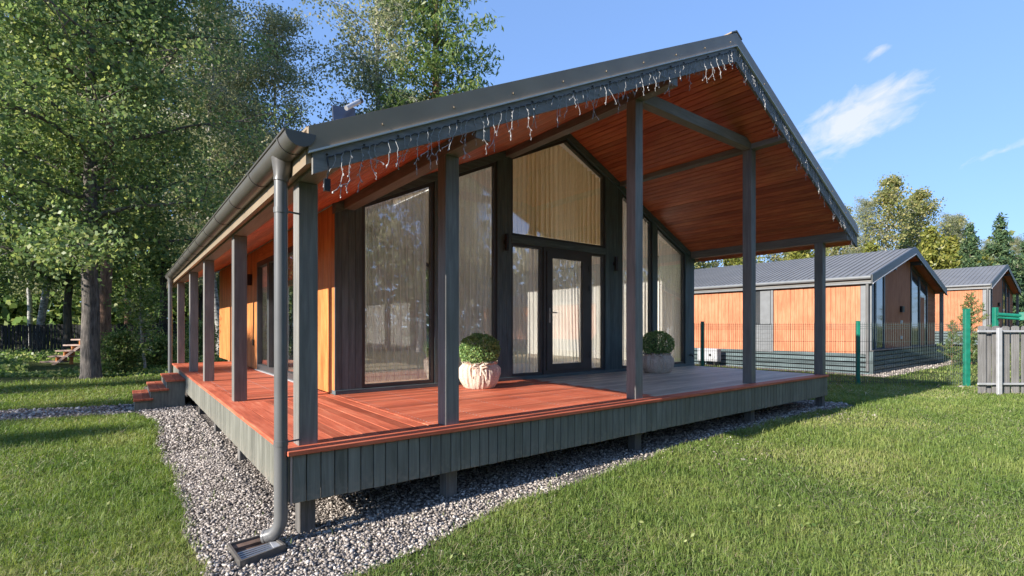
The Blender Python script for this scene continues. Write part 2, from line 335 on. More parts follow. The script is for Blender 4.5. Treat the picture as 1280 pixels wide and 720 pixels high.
def inset(poly, w_):                        # convex polygon inset, any orientation
    n = len(poly); area = sum(poly[i][0] * poly[(i + 1) % n][1] - poly[(i + 1) % n][0] * poly[i][1] for i in range(n)); sg = 1 if area > 0 else -1
    L = []
    for i in range(n):
        (x0, y0), (x1, y1) = poly[i], poly[(i + 1) % n]; l = math.hypot(x1 - x0, y1 - y0); nx, ny = -(y1 - y0) / l * sg, (x1 - x0) / l * sg
        L.append((nx, ny, nx * x0 + ny * y0 + w_))
    out = []
    for i in range(n):
        a, b, c = L[i - 1]; d, e, f_ = L[i]; D = a * e - b * d
        out.append(((c * e - b * f_) / D, (a * f_ - c * d) / D))
    return out
def kids(o): return [c for c in bpy.data.objects if c.parent is o]
def copy_tree(o, parent=None):
    c = o.copy(); COL.objects.link(c); c.parent = parent
    for ch in CH.get(o.name, ()): copy_tree(ch, c)
    return c
CH = {}
def index_children():
    CH.clear()
    for o in bpy.data.objects:
        if o.parent: CH.setdefault(o.parent.name, []).append(o)
def gz(x):                                  # height of the ground
    return float(np.interp(x, (-400, -10, 10, 14, 26, 34, 60, 400), (-.725, -.725, -.575, -.65, -.65, -.2, .2, .2)))
def at(u, d):                               # a place in the garden, by bearing and distance
    a = (u - 640) / 628.1; x = CAM.x + a * d * math.cos(YAW) + d * math.sin(YAW); y = CAM.y - a * d * math.sin(YAW) + d * math.cos(YAW)
    return x, y

# ------------------------------------------------------------------ ground, gravel
xs = np.concatenate([[-400, -150, -60, -30, -15], np.arange(-10, 15, 1.0), [16, 20, 26, 30, 34, 45, 60, 120, 400]])
ys = np.concatenate([[-400, -150, -60, -30, -15], np.arange(-10, 20, 2.0), [25, 30, 40, 60, 120, 400]])
GX, GY = np.meshgrid(xs, ys); GZ = np.vectorize(gz)(GX)
gi = np.arange(GX.size).reshape(GX.shape)
gf = np.stack([gi[:-1, :-1], gi[:-1, 1:], gi[1:, 1:], gi[1:, :-1]], -1).reshape(-1, 4)
tag(ob('ground', np_mesh(np.stack([GX, GY, GZ], -1).reshape(-1, 3), gf, M['soil'])), kind='structure')
def wob(x, y, s=1.0): return .035 * math.sin(3.1 * x * s + 1.7 * y * s) + .02 * math.sin(8.3 * x * s - 5.1 * y * s) + .012 * math.sin(21 * x * s + 17 * y * s)
def dense(pts, step=.12, amp=1.0):
    out = []
    for (x0, y0), (x1, y1) in zip(pts, pts[1:] + pts[:1]):
        n = max(1, int(math.hypot(x1 - x0, y1 - y0) / step))
        for i in range(n):
            t = i / n; x = x0 + (x1 - x0) * t; y = y0 + (y1 - y0) * t; k = wob(x, y) * amp; out.append((x + k, y + wob(y, x) * amp))
    return out
GRAVEL = dense([(-.50, -.15), (-.47, -.62), (.18, -.68), (.92, -.54), (2.28, -.30), (4.56, -.05), (7.0, -.02), (8.4, -.10), (9.45, -.38), (9.75, .0), (9.55, .7), (9.5, 12), (-.55, 12), (-.6, 8.45), (-2.7, 9.25), (-9, 11.8),
                (-9, 9.6), (-2.5, 7.73), (-.75, 7.25), (-.56, 6.2), (-.55, 3.4), (-.56, 1.2)])
def in_poly(px, py, poly):
    c = np.zeros(px.shape, bool); n = len(poly); j = n - 1
    for i in range(n):
        (xi, yi), (xj, yj) = poly[i], poly[j]
        if yi != yj: c ^= ((yi > py) != (yj > py)) & (px < (xj - xi) * (py - yi) / (yj - yi) + xi)
        j = i
    return c
def sheet(name, poly, mat, dz):
    me = bpy.data.meshes.new(name); me.from_pydata([(x, y, gz(x) + dz) for x, y in poly], [], [tuple(range(len(poly)))])
    bm = bmesh.new(); bm.from_mesh(me)
    if bm.faces[:][0].normal.z < 0: bmesh.ops.reverse_faces(bm, faces=bm.faces[:])
    bmesh.ops.triangulate(bm, faces=bm.faces[:]); bm.to_mesh(me); bm.free(); me.materials.append(mat)
    return tag(ob(name, me), kind='structure')
sheet('gravel_path', GRAVEL, M['gravel'], .006)
FENCE0 = at(878, 13.35); FENCE1 = (13.98, 1.10); FENCE2 = (15.75, -.68)
def strip(a, b, w_, ext=0):
    d = Vector((b[0] - a[0], b[1] - a[1])).normalized(); n = Vector((-d.y, d.x)) * w_ / 2
    a = Vector(a) - d * ext; b = Vector(b) + d * ext
    return dense([tuple(a - n), tuple(b - n), tuple(b + n), tuple(a + n)], .2, 1.2)
FSTRIP = strip(FENCE0, FENCE2, .34, .6)
sheet('fence_gravel', FSTRIP, M['gravel'], .007)
HSTRIP = dense([(17.0, 1.35), (27.2, 1.45), (27.2, 1.95), (17.7, 1.95), (17.7, 12), (17.0, 12)], .25, 1.3)
sheet('cottage_gravel', HSTRIP, M['gravel'], .007)
# gravel stones: real pebbles where the camera can tell them apart
def stones():
    ico = [(0, 0, 1)] + [(.894 * math.cos(a), .894 * math.sin(a), .447) for a in [2 * math.pi * i / 5 for i in range(5)]] + [(.894 * math.cos(a), .894 * math.sin(a), -.447) for a in [2 * math.pi * (i + .5) / 5 for i in range(5)]] + [(0, 0, -1)]
    F = [(0, 1 + i, 1 + (i + 1) % 5) for i in range(5)] + [(1 + i, 6 + i, 1 + (i + 1) % 5) for i in range(5)] + [(1 + (i + 1) % 5, 6 + i, 6 + (i + 1) % 5) for i in range(5)] + [(11, 6 + (i + 1) % 5, 6 + i) for i in range(5)]
    ico = np.array(ico); F = np.array(F)
    P = []
    def scatter(n, x0, x1, y0, y1, poly):
        x = nrng.uniform(x0, x1, n); y = nrng.uniform(y0, y1, n); k = in_poly(x, y, poly)
        return np.stack([x[k], y[k]], 1)
    P.append(scatter(6800, -.62, 2.4, -.75, 0.0, GRAVEL)); P.append(scatter(10500, -.62, .0, 0, 3.5, GRAVEL)); P.append(scatter(9000, 0, 3.6, 0, 1.3, GRAVEL))
    P.append(scatter(3600, 2.4, 9.8, -.75, 0.0, GRAVEL)); P.append(scatter(8500, 3.6, 9.8, 0, 1.4, GRAVEL)); P.append(scatter(6500, -.62, .1, 3.5, 10.5, GRAVEL)); P.append(scatter(4500, -5, -.5, 6.9, 10.6, GRAVEL))
    P.append(scatter(4200, 0, 1.1, 1.3, 5, GRAVEL))
    P.append(scatter(2600, 9, 17, -2, 7, FSTRIP)); P.append(scatter(1500, 17, 27.4, 1.2, 2, HSTRIP))
    P.append(np.stack([nrng.uniform(-.75, 9.8, 420), nrng.uniform(-.95, .6, 420)], 1))
    p = np.concatenate(P); keep = ~((p[:, 0] > -.36) & (p[:, 0] < -.06) & (p[:, 1] > -.17) & (p[:, 1] < .18)); p = p[keep]; n = len(p)
    d = np.hypot(p[:, 0] - CAM.x, p[:, 1] - CAM.y)
    s = (.0068 + .0080 * nrng.random(n) ** 1.8) * np.clip(d / 5.5, 1, 2.2)
    V = ico[None] * (1 + .28 * nrng.standard_normal((n, 12, 1))).clip(.6, 1.5) * np.stack([nrng.uniform(.8, 1.5, n), nrng.uniform(.7, 1.15, n), nrng.uniform(.45, .8, n)], 1)[:, None] * s[:, None, None]
    a = nrng.uniform(0, 6.28, n); b = nrng.normal(0, .45, n); ca, sa, cb, sb = np.cos(a), np.sin(a), np.cos(b), np.sin(b)
    x, y, z = V[..., 0], V[..., 1], V[..., 2]
    y, z = y * cb[:, None] - z * sb[:, None], y * sb[:, None] + z * cb[:, None]
    x, y = x * ca[:, None] - y * sa[:, None], x * sa[:, None] + y * ca[:, None]
    g = np.interp(p[:, 0], (-10, 10, 14, 26, 34), (-.725, -.575, -.65, -.65, -.2))
    V = np.stack([x + p[:, :1], y + p[:, 1:], z + (g + .010 + nrng.uniform(-.004, .012, n))[:, None]], -1).reshape(-1, 3)
    FF = (F[None] + (np.arange(n) * 12)[:, None, None]).reshape(-1, 3)
    tag(ob('gravel_stones', np_mesh(V, FF, M['stone'])), kind='stuff')
stones()
# ------------------------------------------------------------------ grass
def grass():
    fx, fy = math.sin(YAW), math.cos(YAW)
    def cand(n, d0, d1, p):
        u = nrng.random(n); d = (d0 ** p + u * (d1 ** p - d0 ** p)) ** (1 / p); a = nrng.uniform(-1.45, 1.45, n)
        return CAM.x + a * d * fy + d * fx, CAM.y - a * d * fx + d * fy, d
    parts = [cand(900000, 2.0, 13, .42), cand(160000, 13, 40, .35)]
    x = np.concatenate([q[0] for q in parts]); y = np.concatenate([q[1] for q in parts]); d = np.concatenate([q[2] for q in parts])
    soft = nrng.normal(0, .03, (2, len(x)))
    bad = in_poly(x + soft[0], y + soft[1], GRAVEL) | ((x > .0) & (x < 9.3) & (y > 0) & (y < 14)) | in_poly(x, y, FSTRIP) | in_poly(x, y, HSTRIP) | ((x > 17.5) & (y > 1.6) & (x < 27.2)) | (y > 15.6) | (x > 34) | ((x > 9.3) & (y > 9))
    bad &= ~(nrng.random(len(x)) < .006)
    bad |= ((x > .0) & (x < 9.1) & (y > -.03) & (y < 14))
    thin = .5 + .25 * np.sin(7.1 * x + 3 * np.sin(4.3 * y)) + .25 * np.sin(6.3 * y + 2.5 * np.sin(5.7 * x + 1)) ; bad |= nrng.random(len(x)) > .45 + .75 * thin
    k = ~bad; x, y, d = x[k], y[k], d[k]; n = len(x)
    patch = .5 + .5 * np.sin(1.3 * x + .7 * y + 1.5 * np.sin(.9 * y - .4 * x))
    tuft = (np.sin(11 * x + 4 * np.sin(6.1 * y)) * np.sin(10 * y + 3 * np.sin(7.7 * x)) > .62)
    h = (.030 + .060 * nrng.random(n) ** 1.8 + .035 * tuft * nrng.random(n)) * (.70 + .6 * patch) * np.clip(.8 + d / 30, .8, 1.25); wd = (.0014 + .0014 * nrng.random(n)) * np.clip(d / 3.6, 1, 5)
    a = nrng.uniform(0, 6.283, n); lean = h * nrng.uniform(.1, 1.35, n); la = a + nrng.uniform(-1, 1, n) + math.pi / 2
    g = np.interp(x, (-10, 10, 14, 26, 34), (-.725, -.575, -.65, -.65, -.2)) - .004
    cx, cy = np.cos(a) * wd, np.sin(a) * wd; lx, ly = np.cos(la) * lean, np.sin(la) * lean
    V = np.empty((n, 5, 3))
    V[:, 0] = np.stack([x - cx, y - cy, g], 1); V[:, 1] = np.stack([x + cx, y + cy, g], 1)
    mx_, my_ = x + lx * .35, y + ly * .35
    V[:, 2] = np.stack([mx_ - cx * .8, my_ - cy * .8, g + h * .6], 1); V[:, 3] = np.stack([mx_ + cx * .8, my_ + cy * .8, g + h * .6], 1)
    V[:, 4] = np.stack([x + lx, y + ly, g + h * np.clip(1.05 - lean / h * .35, .6, 1)], 1)
    F = (np.array([(0, 1, 3), (0, 3, 2), (2, 3, 4)])[None] + (np.arange(n) * 5)[:, None, None]).reshape(-1, 3)
    q = nrng.random(n) < .085; xx, yy, dd, gg = x[q], y[q], d[q], g[q]; m = len(xx); a = nrng.uniform(0, 6.283, m); L = (.02 + .04 * nrng.random(m)) * np.clip(dd / 6, 1, 2.2); wv = .0013 * np.clip(dd / 3.6, 1, 4); ux, uy = np.cos(a), np.sin(a)
    hz = gg + .022 + .03 * nrng.random(m); tilt = nrng.normal(0, .35, m) * L
    T = np.stack([np.stack([xx - ux * L - uy * wv, yy - uy * L + ux * wv, hz - tilt], 1), np.stack([xx - ux * L + uy * wv, yy - uy * L - ux * wv, hz - tilt], 1), np.stack([xx + ux * L, yy + uy * L, hz + tilt], 1)], 1).reshape(-1, 3)
    tag(ob('dry_thatch', np_mesh(T, np.arange(m * 3).reshape(m, 3), M['straw'])), kind='stuff')
    o = tag(ob('lawn_grass', np_mesh(V.reshape(-1, 3), F, M['grass'])), kind='stuff')
    o.data.polygons.foreach_set('use_smooth', [True] * len(o.data.polygons))
grass()
def leafquads(c, size, wr, bias=None, droop=0.0, flat=0.0):
    n = len(c); a = nrng.normal(size=(n, 3)); a[:, 2] -= droop; a /= np.linalg.norm(a, axis=1, keepdims=True)
    r = nrng.normal(size=(n, 3)); 
    if flat: r[:, 2] *= (1 - flat)
    b = np.cross(a, r); b /= np.linalg.norm(b, axis=1, keepdims=True) + 1e-9
    s = size * (.6 + .8 * nrng.random((n, 1)))
    V = np.stack([c - a * s * .5, c + b * s * wr * .5 - a * s * .05, c + a * s * .5, c - b * s * wr * .5 - a * s * .05], 1).reshape(-1, 3)
    return V, (np.arange(4)[None] + (np.arange(n) * 4)[:, None])
def weeds():
    P = []
    for _ in range(170):
        d = 2.9 + 9 * rnd.random() ** 1.6; a = rnd.uniform(-1.02, 1.02); x = CAM.x + a * d * math.cos(YAW) + d * math.sin(YAW); y = CAM.y - a * d * math.sin(YAW) + d * math.cos(YAW)
        if in_poly(np.array([x]), np.array([y]), GRAVEL)[0] or (-.1 < x < 9.3 and y > -.05) or x > 13: continue
        for k in range(rnd.randint(4, 11)): P.append((x + rnd.gauss(0, .05), y + rnd.gauss(0, .05), gz(x) + .03 + .04 * rnd.random()))
    V, F = leafquads(np.array(P), .032, .5, flat=.0); tag(ob('lawn_weeds', np_mesh(V, F, M['bushleaf'])), kind='stuff')
weeds()

# ------------------------------------------------------------------ the cottage
YF, XL, XR, XE, YB = 2.68, 1.184, 9.107, 5.21, 12.4
def zs(x): return 4.269 - (.46 * (XE - x) if x < XE else .473 * (x - XE))      # underside of the roof boards
def zt(x): return 4.575 - .4704 * abs(XE - x)                                   # top of the roof edge
HOUSE = empty('cottage', (4.5, 5, -.6), 'long dark timber cottage with a glazed gable, orange boarded sides and a covered red deck', 'house')
H = HOUSE
deck = MB().box((.03, .03, -.30), (9.05, 2.66, -.034)).box((.03, 2.66, -.30), (1.17, 10.5, -.034)).build('deck', wood('black', 'X'), H)
def boards_jit(): return rnd.uniform(-.0015, .0015)
y = .135
while y < 2.66:
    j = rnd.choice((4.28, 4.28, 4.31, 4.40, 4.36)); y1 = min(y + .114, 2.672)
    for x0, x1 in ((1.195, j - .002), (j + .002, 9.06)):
        q = boards_jit(); box('deck_board', (x0, y, -.030 + q), (x1, y1, 0 + q), wood('deck', 'X') if x0 < 2 else wood('deck_grey', 'X'), deck, .002)  # red boards before the joint, grey boards after it
    y += .119
x = .128
while x < 1.17:
    q = boards_jit(); box('deck_board', (x, .135, -.030 + q), (min(x + .1135, 1.188), 2.690, q), wood('deck', 'Y'), deck, .0018); x += .1175
y = 2.696
while y < 10.5:
    q = boards_jit(); box('deck_board', (.128, y, -.030 + q), (1.182, y + .114, q), wood('deck', 'X'), deck, .002); y += .119
for x0, x1 in ((-.03, 4.148), (4.152, 9.095)): box('edge_board', (x0, -.028, -.032), (x1, .128, .004), wood('deck', 'X'), deck, .005)
for y0, y1 in ((.132, 5.2), (5.204, 10.56)): box('edge_board', (-.03, y0, -.032), (.122, y1, .004), wood('deck', 'Y'), deck, .005)
sw = MB()
for k in range(15):
    for yy in np.arange(.135, 2.66, .119):
        for dy in (.028, .086): sw.prism([(1.26 + k * .54 + .0045 * math.cos(a), yy + dy + .0045 * math.sin(a)) for a in [math.pi * q / 3 for q in range(6)]], -.001, .0022, 'Z')
for yy in np.arange(2.696, 8, .119):
    for xx in (.17, .66, 1.14):
        for dy in (.028, .086): sw.prism([(xx + .0045 * math.cos(a), yy + dy + .0045 * math.sin(a)) for a in [math.pi * q / 3 for q in range(6)]], -.001, .0022, 'Z')
tag(sw.build('screw', M['galv'], deck), kind='stuff')
n = 93
for i in range(n):
    x0 = .004 + 9.072 * i / n; q = rnd.uniform(0, .004); box('skirting_board', (x0 + .003, -.004 - q, -.366 - rnd.uniform(0, .006)), (x0 + 9.072 / n - .003, .018 - q, -.034), wood('skirt', 'Z'), H, .004)
n = 106
for i in range(n):
    y0 = .022 + 10.53 * i / n; q = rnd.uniform(0, .004); box('skirting_board', (-.004 - q, y0 + .003, -.366 - rnd.uniform(0, .006)), (.018 - q, y0 + 10.53 / n - .003, -.034), wood('skirt', 'Z'), H, .004)
box('skirting_board', (9.058, .022, -.366), (9.078, 2.66, -.034), wood('skirt', 'Y'), H)
box('corner_strip', (-.010, -.012, -.372), (.0035, -.0045, -.0345), wood('old', 'Z'), H, 0)
# posts and the beams they carry
PW = .138
for x, y, z1 in ((.074, .11, 1.905), (1.286, .11, 2.352), (3.849, .11, 3.544), (6.571, .11, 3.544), (8.93, .022, 2.356)):
    box('post', (x, y, .0005), (x + PW, y + PW, z1), wood('paint', 'Z'), H, .005)
    box('stump', (x + .01, y + .01, gz(x) - .1), (x + .125, y + .125, -.301), wood('gray', 'Z'), H, .006)
for y in (2.80, 5.48, 7.65, 10.39):
    box('post', (.074, y, .0005), (.074 + PW, y + PW, 1.905), wood('paint', 'Z'), H, .005)
for y in (2.6, 4.5, 6.4, 8.3): box('stump', (.10, y, gz(0) - .1), (.22, y + .12, -.301), wood('gray', 'Z'), H, .006)
for x, z in ((1.286, 2.352), (3.849, 3.544), (6.571, 3.544)):
    box('beam', (x, -.366, z), (x + PW, 2.655, zs(x + PW / 2) + .03), wood('paint', 'Y'), H, .004)
box('beam', (8.93, -.366, 2.356), (9.068, 2.655, zs(9.0) + .03), wood('paint', 'Y'), H, .004)
box('beam', (.074, -.366, 1.905), (.212, 12.4, 1.99), wood('paint', 'Y'), H, .004)
box('tie_beam', (3.849 + PW + .001, .114, 3.548), (6.570, .244, 3.690), wood('paint', 'X'), H, .004)
# roof
E0, E1 = .0, 9.37
SKY0, SKY1 = 1.5, 4.5                       # added openings on the unseen left slope bring daylight into the room
rb = MB(); cl_ = MB()
def rtop(x): return zt(x) - (.05 - .02 * (1 - abs(XE - x) / 5.2))
for y0, y1, hole in ((-.349, 3.3, 0), (3.3, 5.6, 1), (5.6, 6.0, 0), (6.0, 8.3, 1), (8.3, 13.0, 0)):
    for xa, xb in (((E0, SKY0), (SKY1, XE), (XE, E1)) if hole else ((E0, XE), (XE, E1))):
        rb.prism([(xa, rtop(xa)), (xb, rtop(xb)), (xb, zs(xb) + .022), (xa, zs(xa) + .022)], y0, y1)
    if y1 > YF:
        for xa, xb in (((XL + .185, SKY0), (SKY1, XE), (XE, XR - .185)) if hole else ((XL + .185, XE), (XE, XR - .185))):
            cl_.prism([(xa, zs(xa) + .012), (xb, zs(xb) + .012), (xb, zs(xb) - .012), (xa, zs(xa) - .012)], max(y0, YF + .13), min(y1, YB - .16))
roof = rb.build('roof', M['metal'], H)
cl_.build('ceiling', M['inner'], H)
for y0 in (3.3, 6.0):
    rw_ = MB()
    for xa, xb, ya, yb in ((SKY0 - .03, SKY1 + .03, y0 - .05, y0 + .04), (SKY0 - .03, SKY1 + .03, y0 + 2.26, y0 + 2.35), (SKY0 - .03, SKY0 + .05, y0 + .041, y0 + 2.259), (SKY1 - .05, SKY1 + .03, y0 + .041, y0 + 2.259)):
        rw_.prism([(xa, rtop(xa) + .001), (xb, rtop(xb) + .001), (xb, rtop(xb) + .06), (xa, rtop(xa) + .06)], ya, yb)
    rwo = rw_.build('added_roof_window', M['frame'], H)
    MB().prism([(SKY0 + .04, rtop(SKY0) + .04), (SKY1 - .04, rtop(SKY1) + .015), (SKY1 - .04, rtop(SKY1) + .025), (SKY0 + .04, rtop(SKY0) + .05)], y0 + .03, y0 + 2.27).build('pane', M['glass'], rwo)
sl = MB()
for k in range(34):                        # standing seams on the sheet metal
    yy = -.1 + k * .39
    for a, b in (((E0, SKY0 - .04), (SKY1 + .04, XE), (XE, E1)) if (3.2 < yy < 5.68 or 5.9 < yy < 8.38) else ((E0, XE), (XE, E1))): sl.prism([(a, zt(a) - .049), (b, zt(b) - .031), (b, zt(b) + .0), (a, zt(a) - .02)], yy, yy + .025)
sl.build('roof_seam', M['metal'], roof)
def sloped(name, xa, xb, z0, z1, y0, y1, mat, parent):
    return MB().prism([(xa, z0(xa)), (xb, z0(xb)), (xb, z1(xb)), (xa, z1(xa))], y0, y1).build(name, mat, parent)
for a, b, nm in ((.035, XE, 'L'), (XE, 9.335, 'R')):
    sloped('fascia_board', a, b, lambda x: zs(x) - .055, lambda x: zt(x) - .160, -.381, -.350, wood('paint', 'X'), roof)
    sloped('verge_flashing', a - (.03 if nm == 'L' else 0), b + (.03 if nm == 'R' else 0), lambda x: zt(x) - .158, zt, -.392, -.349, M['metal'], roof)
    sloped('verge_flashing', a - (.03 if nm == 'L' else 0), b + (.03 if nm == 'R' else 0), lambda x: zt(x) - .006, lambda x: zt(x) + .012, -.350, -.20, M['metal'], roof)
    sloped('drip_edge', a - (.03 if nm == 'L' else 0), b + (.03 if nm == 'R' else 0), lambda x: zt(x) - .172, lambda x: zt(x) - .159, -.404, -.380, M['white'], roof)  # white colour stands in for sunlight caught along this edge
MB().prism([(XE - .13, zt(XE - .13) + .013), (XE, zt(XE) + .013), (XE + .13, zt(XE + .13) + .013), (XE + .13, zt(XE + .13) + .028), (XE, zt(XE) + .032), (XE - .13, zt(XE - .13) + .028)], -.396, 13.0).build('ridge_cap', M['metal'], roof)
scr = MB()
for k in range(9):
    x = .5 + k * .57
    for s in (0, 1):
        if s and x > XE - .6: continue
        xx = x if s == 0 else 2 * XE - x
        scr.tube([(xx, -.393, zt(xx) - .10), (xx, -.402, zt(xx) - .10)], .008, 6)
scr.build('screw_head', M['metal'], roof)
# boards under the roof, run front to back
def soffit(x0, x1, y1):
    a = math.atan2(zs(x1) - zs(x0), x1 - x0); L = math.hypot(x1 - x0, zs(x1) - zs(x0)) - .008
    xm, zm = (x0 + x1) / 2, (zs(x0) + zs(x1)) / 2
    q = rnd.uniform(0, .0025)
    ob('soffit_board', boxmesh(L, y1 + .345, .018, wood('soffit', 'Y'), .004), roof, (xm, (y1 - .345) / 2, zm + .010 + q), (0, -a, 0))
x = .215; SW = .094
while x < XE - .02:
    x2 = min(x + SW * .909, XE); soffit(x, x2, 12.4 if x < XL - .05 else YF - .02); x = x2
while x < E1 - .06:
    x2 = min(x + SW * .904, E1 - .02); soffit(x, x2, YF - .02); x = x2
# gutter and downpipes on the left eave
gb = MB(); prof = [(math.cos(t), math.sin(t)) for t in [math.pi + math.pi * i / 12 for i in range(13)]]
GC, GR = (-.045, 2.075), .092
outer = [(GC[0] + GR * a, GC[1] + GR * b) for a, b in prof]; innr = [(GC[0] + (GR - .006) * a, GC[1] + (GR - .006) * b) for a, b in prof]
gb.prism(outer + innr[::-1], -.40, 11.0); gb.tube([(GC[0] - GR, -.40, GC[1]), (GC[0] - GR, 11.0, GC[1])], .010, 8)
gutter = gb.build('gutter', M['gutter'], H, True)
MB().prism(outer, -.404, -.396).build('end_cap', M['gutter'], gutter)
for k in range(12):
    yy = -.22 + k * .95; MB().prism([(GC[0] + (GR + .005) * a, GC[1] + (GR + .005) * b) for a, b in prof] + [(GC[0] + GR * a * .999, GC[1] + GR * b * .999) for a, b in prof][::-1], yy, yy + .028).build('gutter_bracket', M['gutter'], gutter, True)
def downpipe(y, zb, elbow):
    o = MB().tube([(GC[0], y, 2.02), (GC[0], y, 1.97), (GC[0] - .012, y, 1.89), (GC[0] - .016, y, 1.86)], [.078, .072, .050, .050], 16).build('gutter_outlet', M['gutter'], gutter, True)
    x = GC[0] - .016; pts = [(x, y, 1.885), (x, y, 1.0), (x, y, .06)]
    pts2 = [(x, y, .05), (x, y, zb + .19)]
    if elbow: pts2 += [(x - .004, y + .003, zb + .14), (x - .018, y + .012, zb + .10), (x - .042, y + .032, zb + .068), (x - .078, y + .066, zb + .050)]
    p = MB().tube(pts, .043, 18).build('downpipe', M['pipe'], H, True)
    q = MB().tube(pts2, .0445, 18, cap=False)
    if elbow:
        q.tube([pts2[-1], Vector(pts2[-1]) + Vector((-.012, .0105, -.003))], .0475, 18, cap=False)
        q.tube([pts2[-2], pts2[-1]], .040, 18, cap=False)
    q.build('pipe_bend', M['pipe'], p, True)
    for z in (1.66, .06):
        MB().tube([(x, y, z - .018), (x, y, z + .018)], .0475, 18).tube([(x, y, z), (.075, y + .03, z)], .007, 6).build('pipe_clip', M['pipe'], p, True)
downpipe(.03, -.635, True); downpipe(10.56, -.66, False)
# walls and floor of the rooms
shell = MB()
shell.box((XL + .034, 2.70, 0.031), (XL + .18, 3.42, zs(XL) + .02)).box((XL + .034, 7.38, 0.031), (XL + .18, 8.42, zs(XL) + .02)).box((XL + .034, 9.8, 0.031), (XL + .18, YB, zs(XL) + .02)).box((XL + .034, 3.42, 2.12), (XL + .18, 7.38, zs(XL) + .02)).box((XL + .034, 8.42, 2.12), (XL + .18, 9.8, zs(XL) + .02))
shell.box((XR - .18, YF + .05, 0.031), (XR - .02, YB, zs(XR) + .05))
shell.prism([(XL + .18, 0.031), (2.6, 0.031), (2.6, zs(2.6) + .02), (XL + .18, zs(XL + .18) + .02)], YB - .15, YB)
shell.prism([(7.8, 0.031), (XR - .18, 0.031), (XR - .18, zs(XR - .18) + .02), (7.8, zs(7.8) + .02)], YB - .15, YB)
wall = shell.build('wall', M['inner'], H)
box('floor', (XL + .185, YF + .08, -.20), (XR - .185, YB - .16, .02), M['ifloor'], H, 0)
box('plinth', (XL + .03, 2.72, -.40), (XR - .03, YB, -.205), wood('black', 'X'), H, 0)
for y0, y1 in ((2.705, 3.40), (7.40, 8.40), (9.82, YB)):
    n = max(1, round((y1 - y0) / .128)); s = (y1 - y0) / n
    for i in range(n): box('cladding_board', (XL, y0 + i * s + .0015, .006), (XL + .022, y0 + (i + 1) * s - .0015, zs(XL) - .005), wood('wall', 'Z'), wall, .004)
box('cladding_board', (XL + .001, 3.405, 2.14), (XL + .022, 7.395, zs(XL) - .006), wood('wall', 'Y'), wall)
box('cladding_board', (XL + .001, 8.405, 2.14), (XL + .022, 9.815, zs(XL) - .006), wood('wall', 'Y'), wall)
box('cladding_board', (XR - .018, YF + .05, -.1), (XR, YB, zs(XR) + .03), wood('wall', 'Y'), wall, 0)
box('socket', (XL - .03, 7.62, .48), (XL - .001, 7.70, .60), M['black'], H)
lampo = box('wall_lamp', (XL - .09, 7.86, 1.72), (XL - .001, 7.95, 1.95), M['black'], H, .01)
def win(name, poly, y, mat, fw=.055, depth=.07, parent=H, glass=None):
    inn = inset(poly, fw); f = MB().ring(poly, inn, y, y + depth).build(name, mat, parent)
    g = inset(poly, fw - .012); MB().prism(g, y + depth * .45, y + depth * .45 + .012).build('pane', glass or M['glass'], f)
    return f
# side windows on the veranda
def sidewin(y0, y1, n):
    fr = MB(); s = (y1 - y0) / n
    for i in range(n):
        a, b = y0 + i * s, y0 + (i + 1) * s
        f = MB().box((XL - .004, a + .002, .02), (XL + .09, a + .075, 2.135)).box((XL - .004, b - .075, .02), (XL + .09, b - .002, 2.135)).box((XL - .004, a + .075, .02), (XL + .09, b - .075, .12)).box((XL - .004, a + .075, 2.04), (XL + .09, b - .075, 2.135)).build('window', M['frame'], H)
        MB().box((XL + .04, a + .07, .11), (XL + .052, b - .07, 2.05)).build('pane', M['glass'], f)
    box('sill', (XL - .05, y0, .0045), (XL + .1, y1, .0195), M['galv'], H)
rw = win('window', [(2.602, .03), (7.798, .03), (7.798, zs(7.798) - .03), (XE, zs(XE) - .03), (2.602, zs(2.602) - .03)], YB - .12, M['frame'], .08)  # rear gable glazing, added to light the curtains from behind
box('mullion', (4.2, YB - .115, .1), (4.32, YB - .06, zs(4.2) - .1), M['frame'], rw); box('mullion', (6.1, YB - .115, .1), (6.22, YB - .06, zs(6.22) - .1), M['frame'], rw)
sidewin(3.42, 7.38, 4); sidewin(8.42, 9.80, 1)
# glazed gable
pf = wood('paint', 'Z')
def column(x0, x1, n, y0=YF, y1=YF + .12, zb=.002, parent=H):
    root = MB().prism([(x0 + .004, zb), (x1 - .004, zb), (x1 - .004, zs(x1) + .015), (x0 + .004, zs(x0) + .015)], y0 + .018, y1).build('gable_post', M['frame'], parent)
    s = (x1 - x0) / n
    for i in range(n):
        a, b = x0 + i * s + .0015, x0 + (i + 1) * s - .0015
        MB().prism([(a, zb), (b, zb), (b, zs(b) - .12), (a, zs(a) - .12)], y0, y0 + .017).build('facing_board', wood('trim', 'Z'), root)
column(XL - .002, 1.535, 4); column(2.60, 2.76, 1); column(3.707, 3.985, 3); column(6.205, 6.67, 4); column(7.625, 7.775, 1); column(8.775, XR, 3)
def toptrim(xa, xb): sloped('gable_trim', xa, xb, lambda x: zs(x) - .125, lambda x: zs(x) - .002, YF - .022, YF + .10, wood('trim', 'X'), H)
toptrim(XL - .002, XE); toptrim(XE, XR)
box('threshold', (XL - .002, YF - .012, .0015), (XR, YF + .12, .055), wood('trim', 'X'), H)
Yg = YF + .025
def top(x): return zs(x) - .126
WA = win('window', [(1.537, .056), (2.598, .056), (2.598, top(2.598)), (1.537, top(1.537))], Yg, M['frame'], .045)
WB = win('window', [(2.762, .056), (3.705, .056), (3.705, top(3.705)), (2.762, top(2.762))], Yg, M['frame'], .045)
WC = win('window', [(3.987, 2.325), (6.203, 2.325), (6.203, top(6.203)), (XE, top(XE)), (3.987, top(3.987))], Yg, M['frame'], .045)
WDL = win('window', [(3.987, .056), (4.668, .056), (4.668, 2.205), (3.987, 2.205)], Yg, M['frame'], .045)
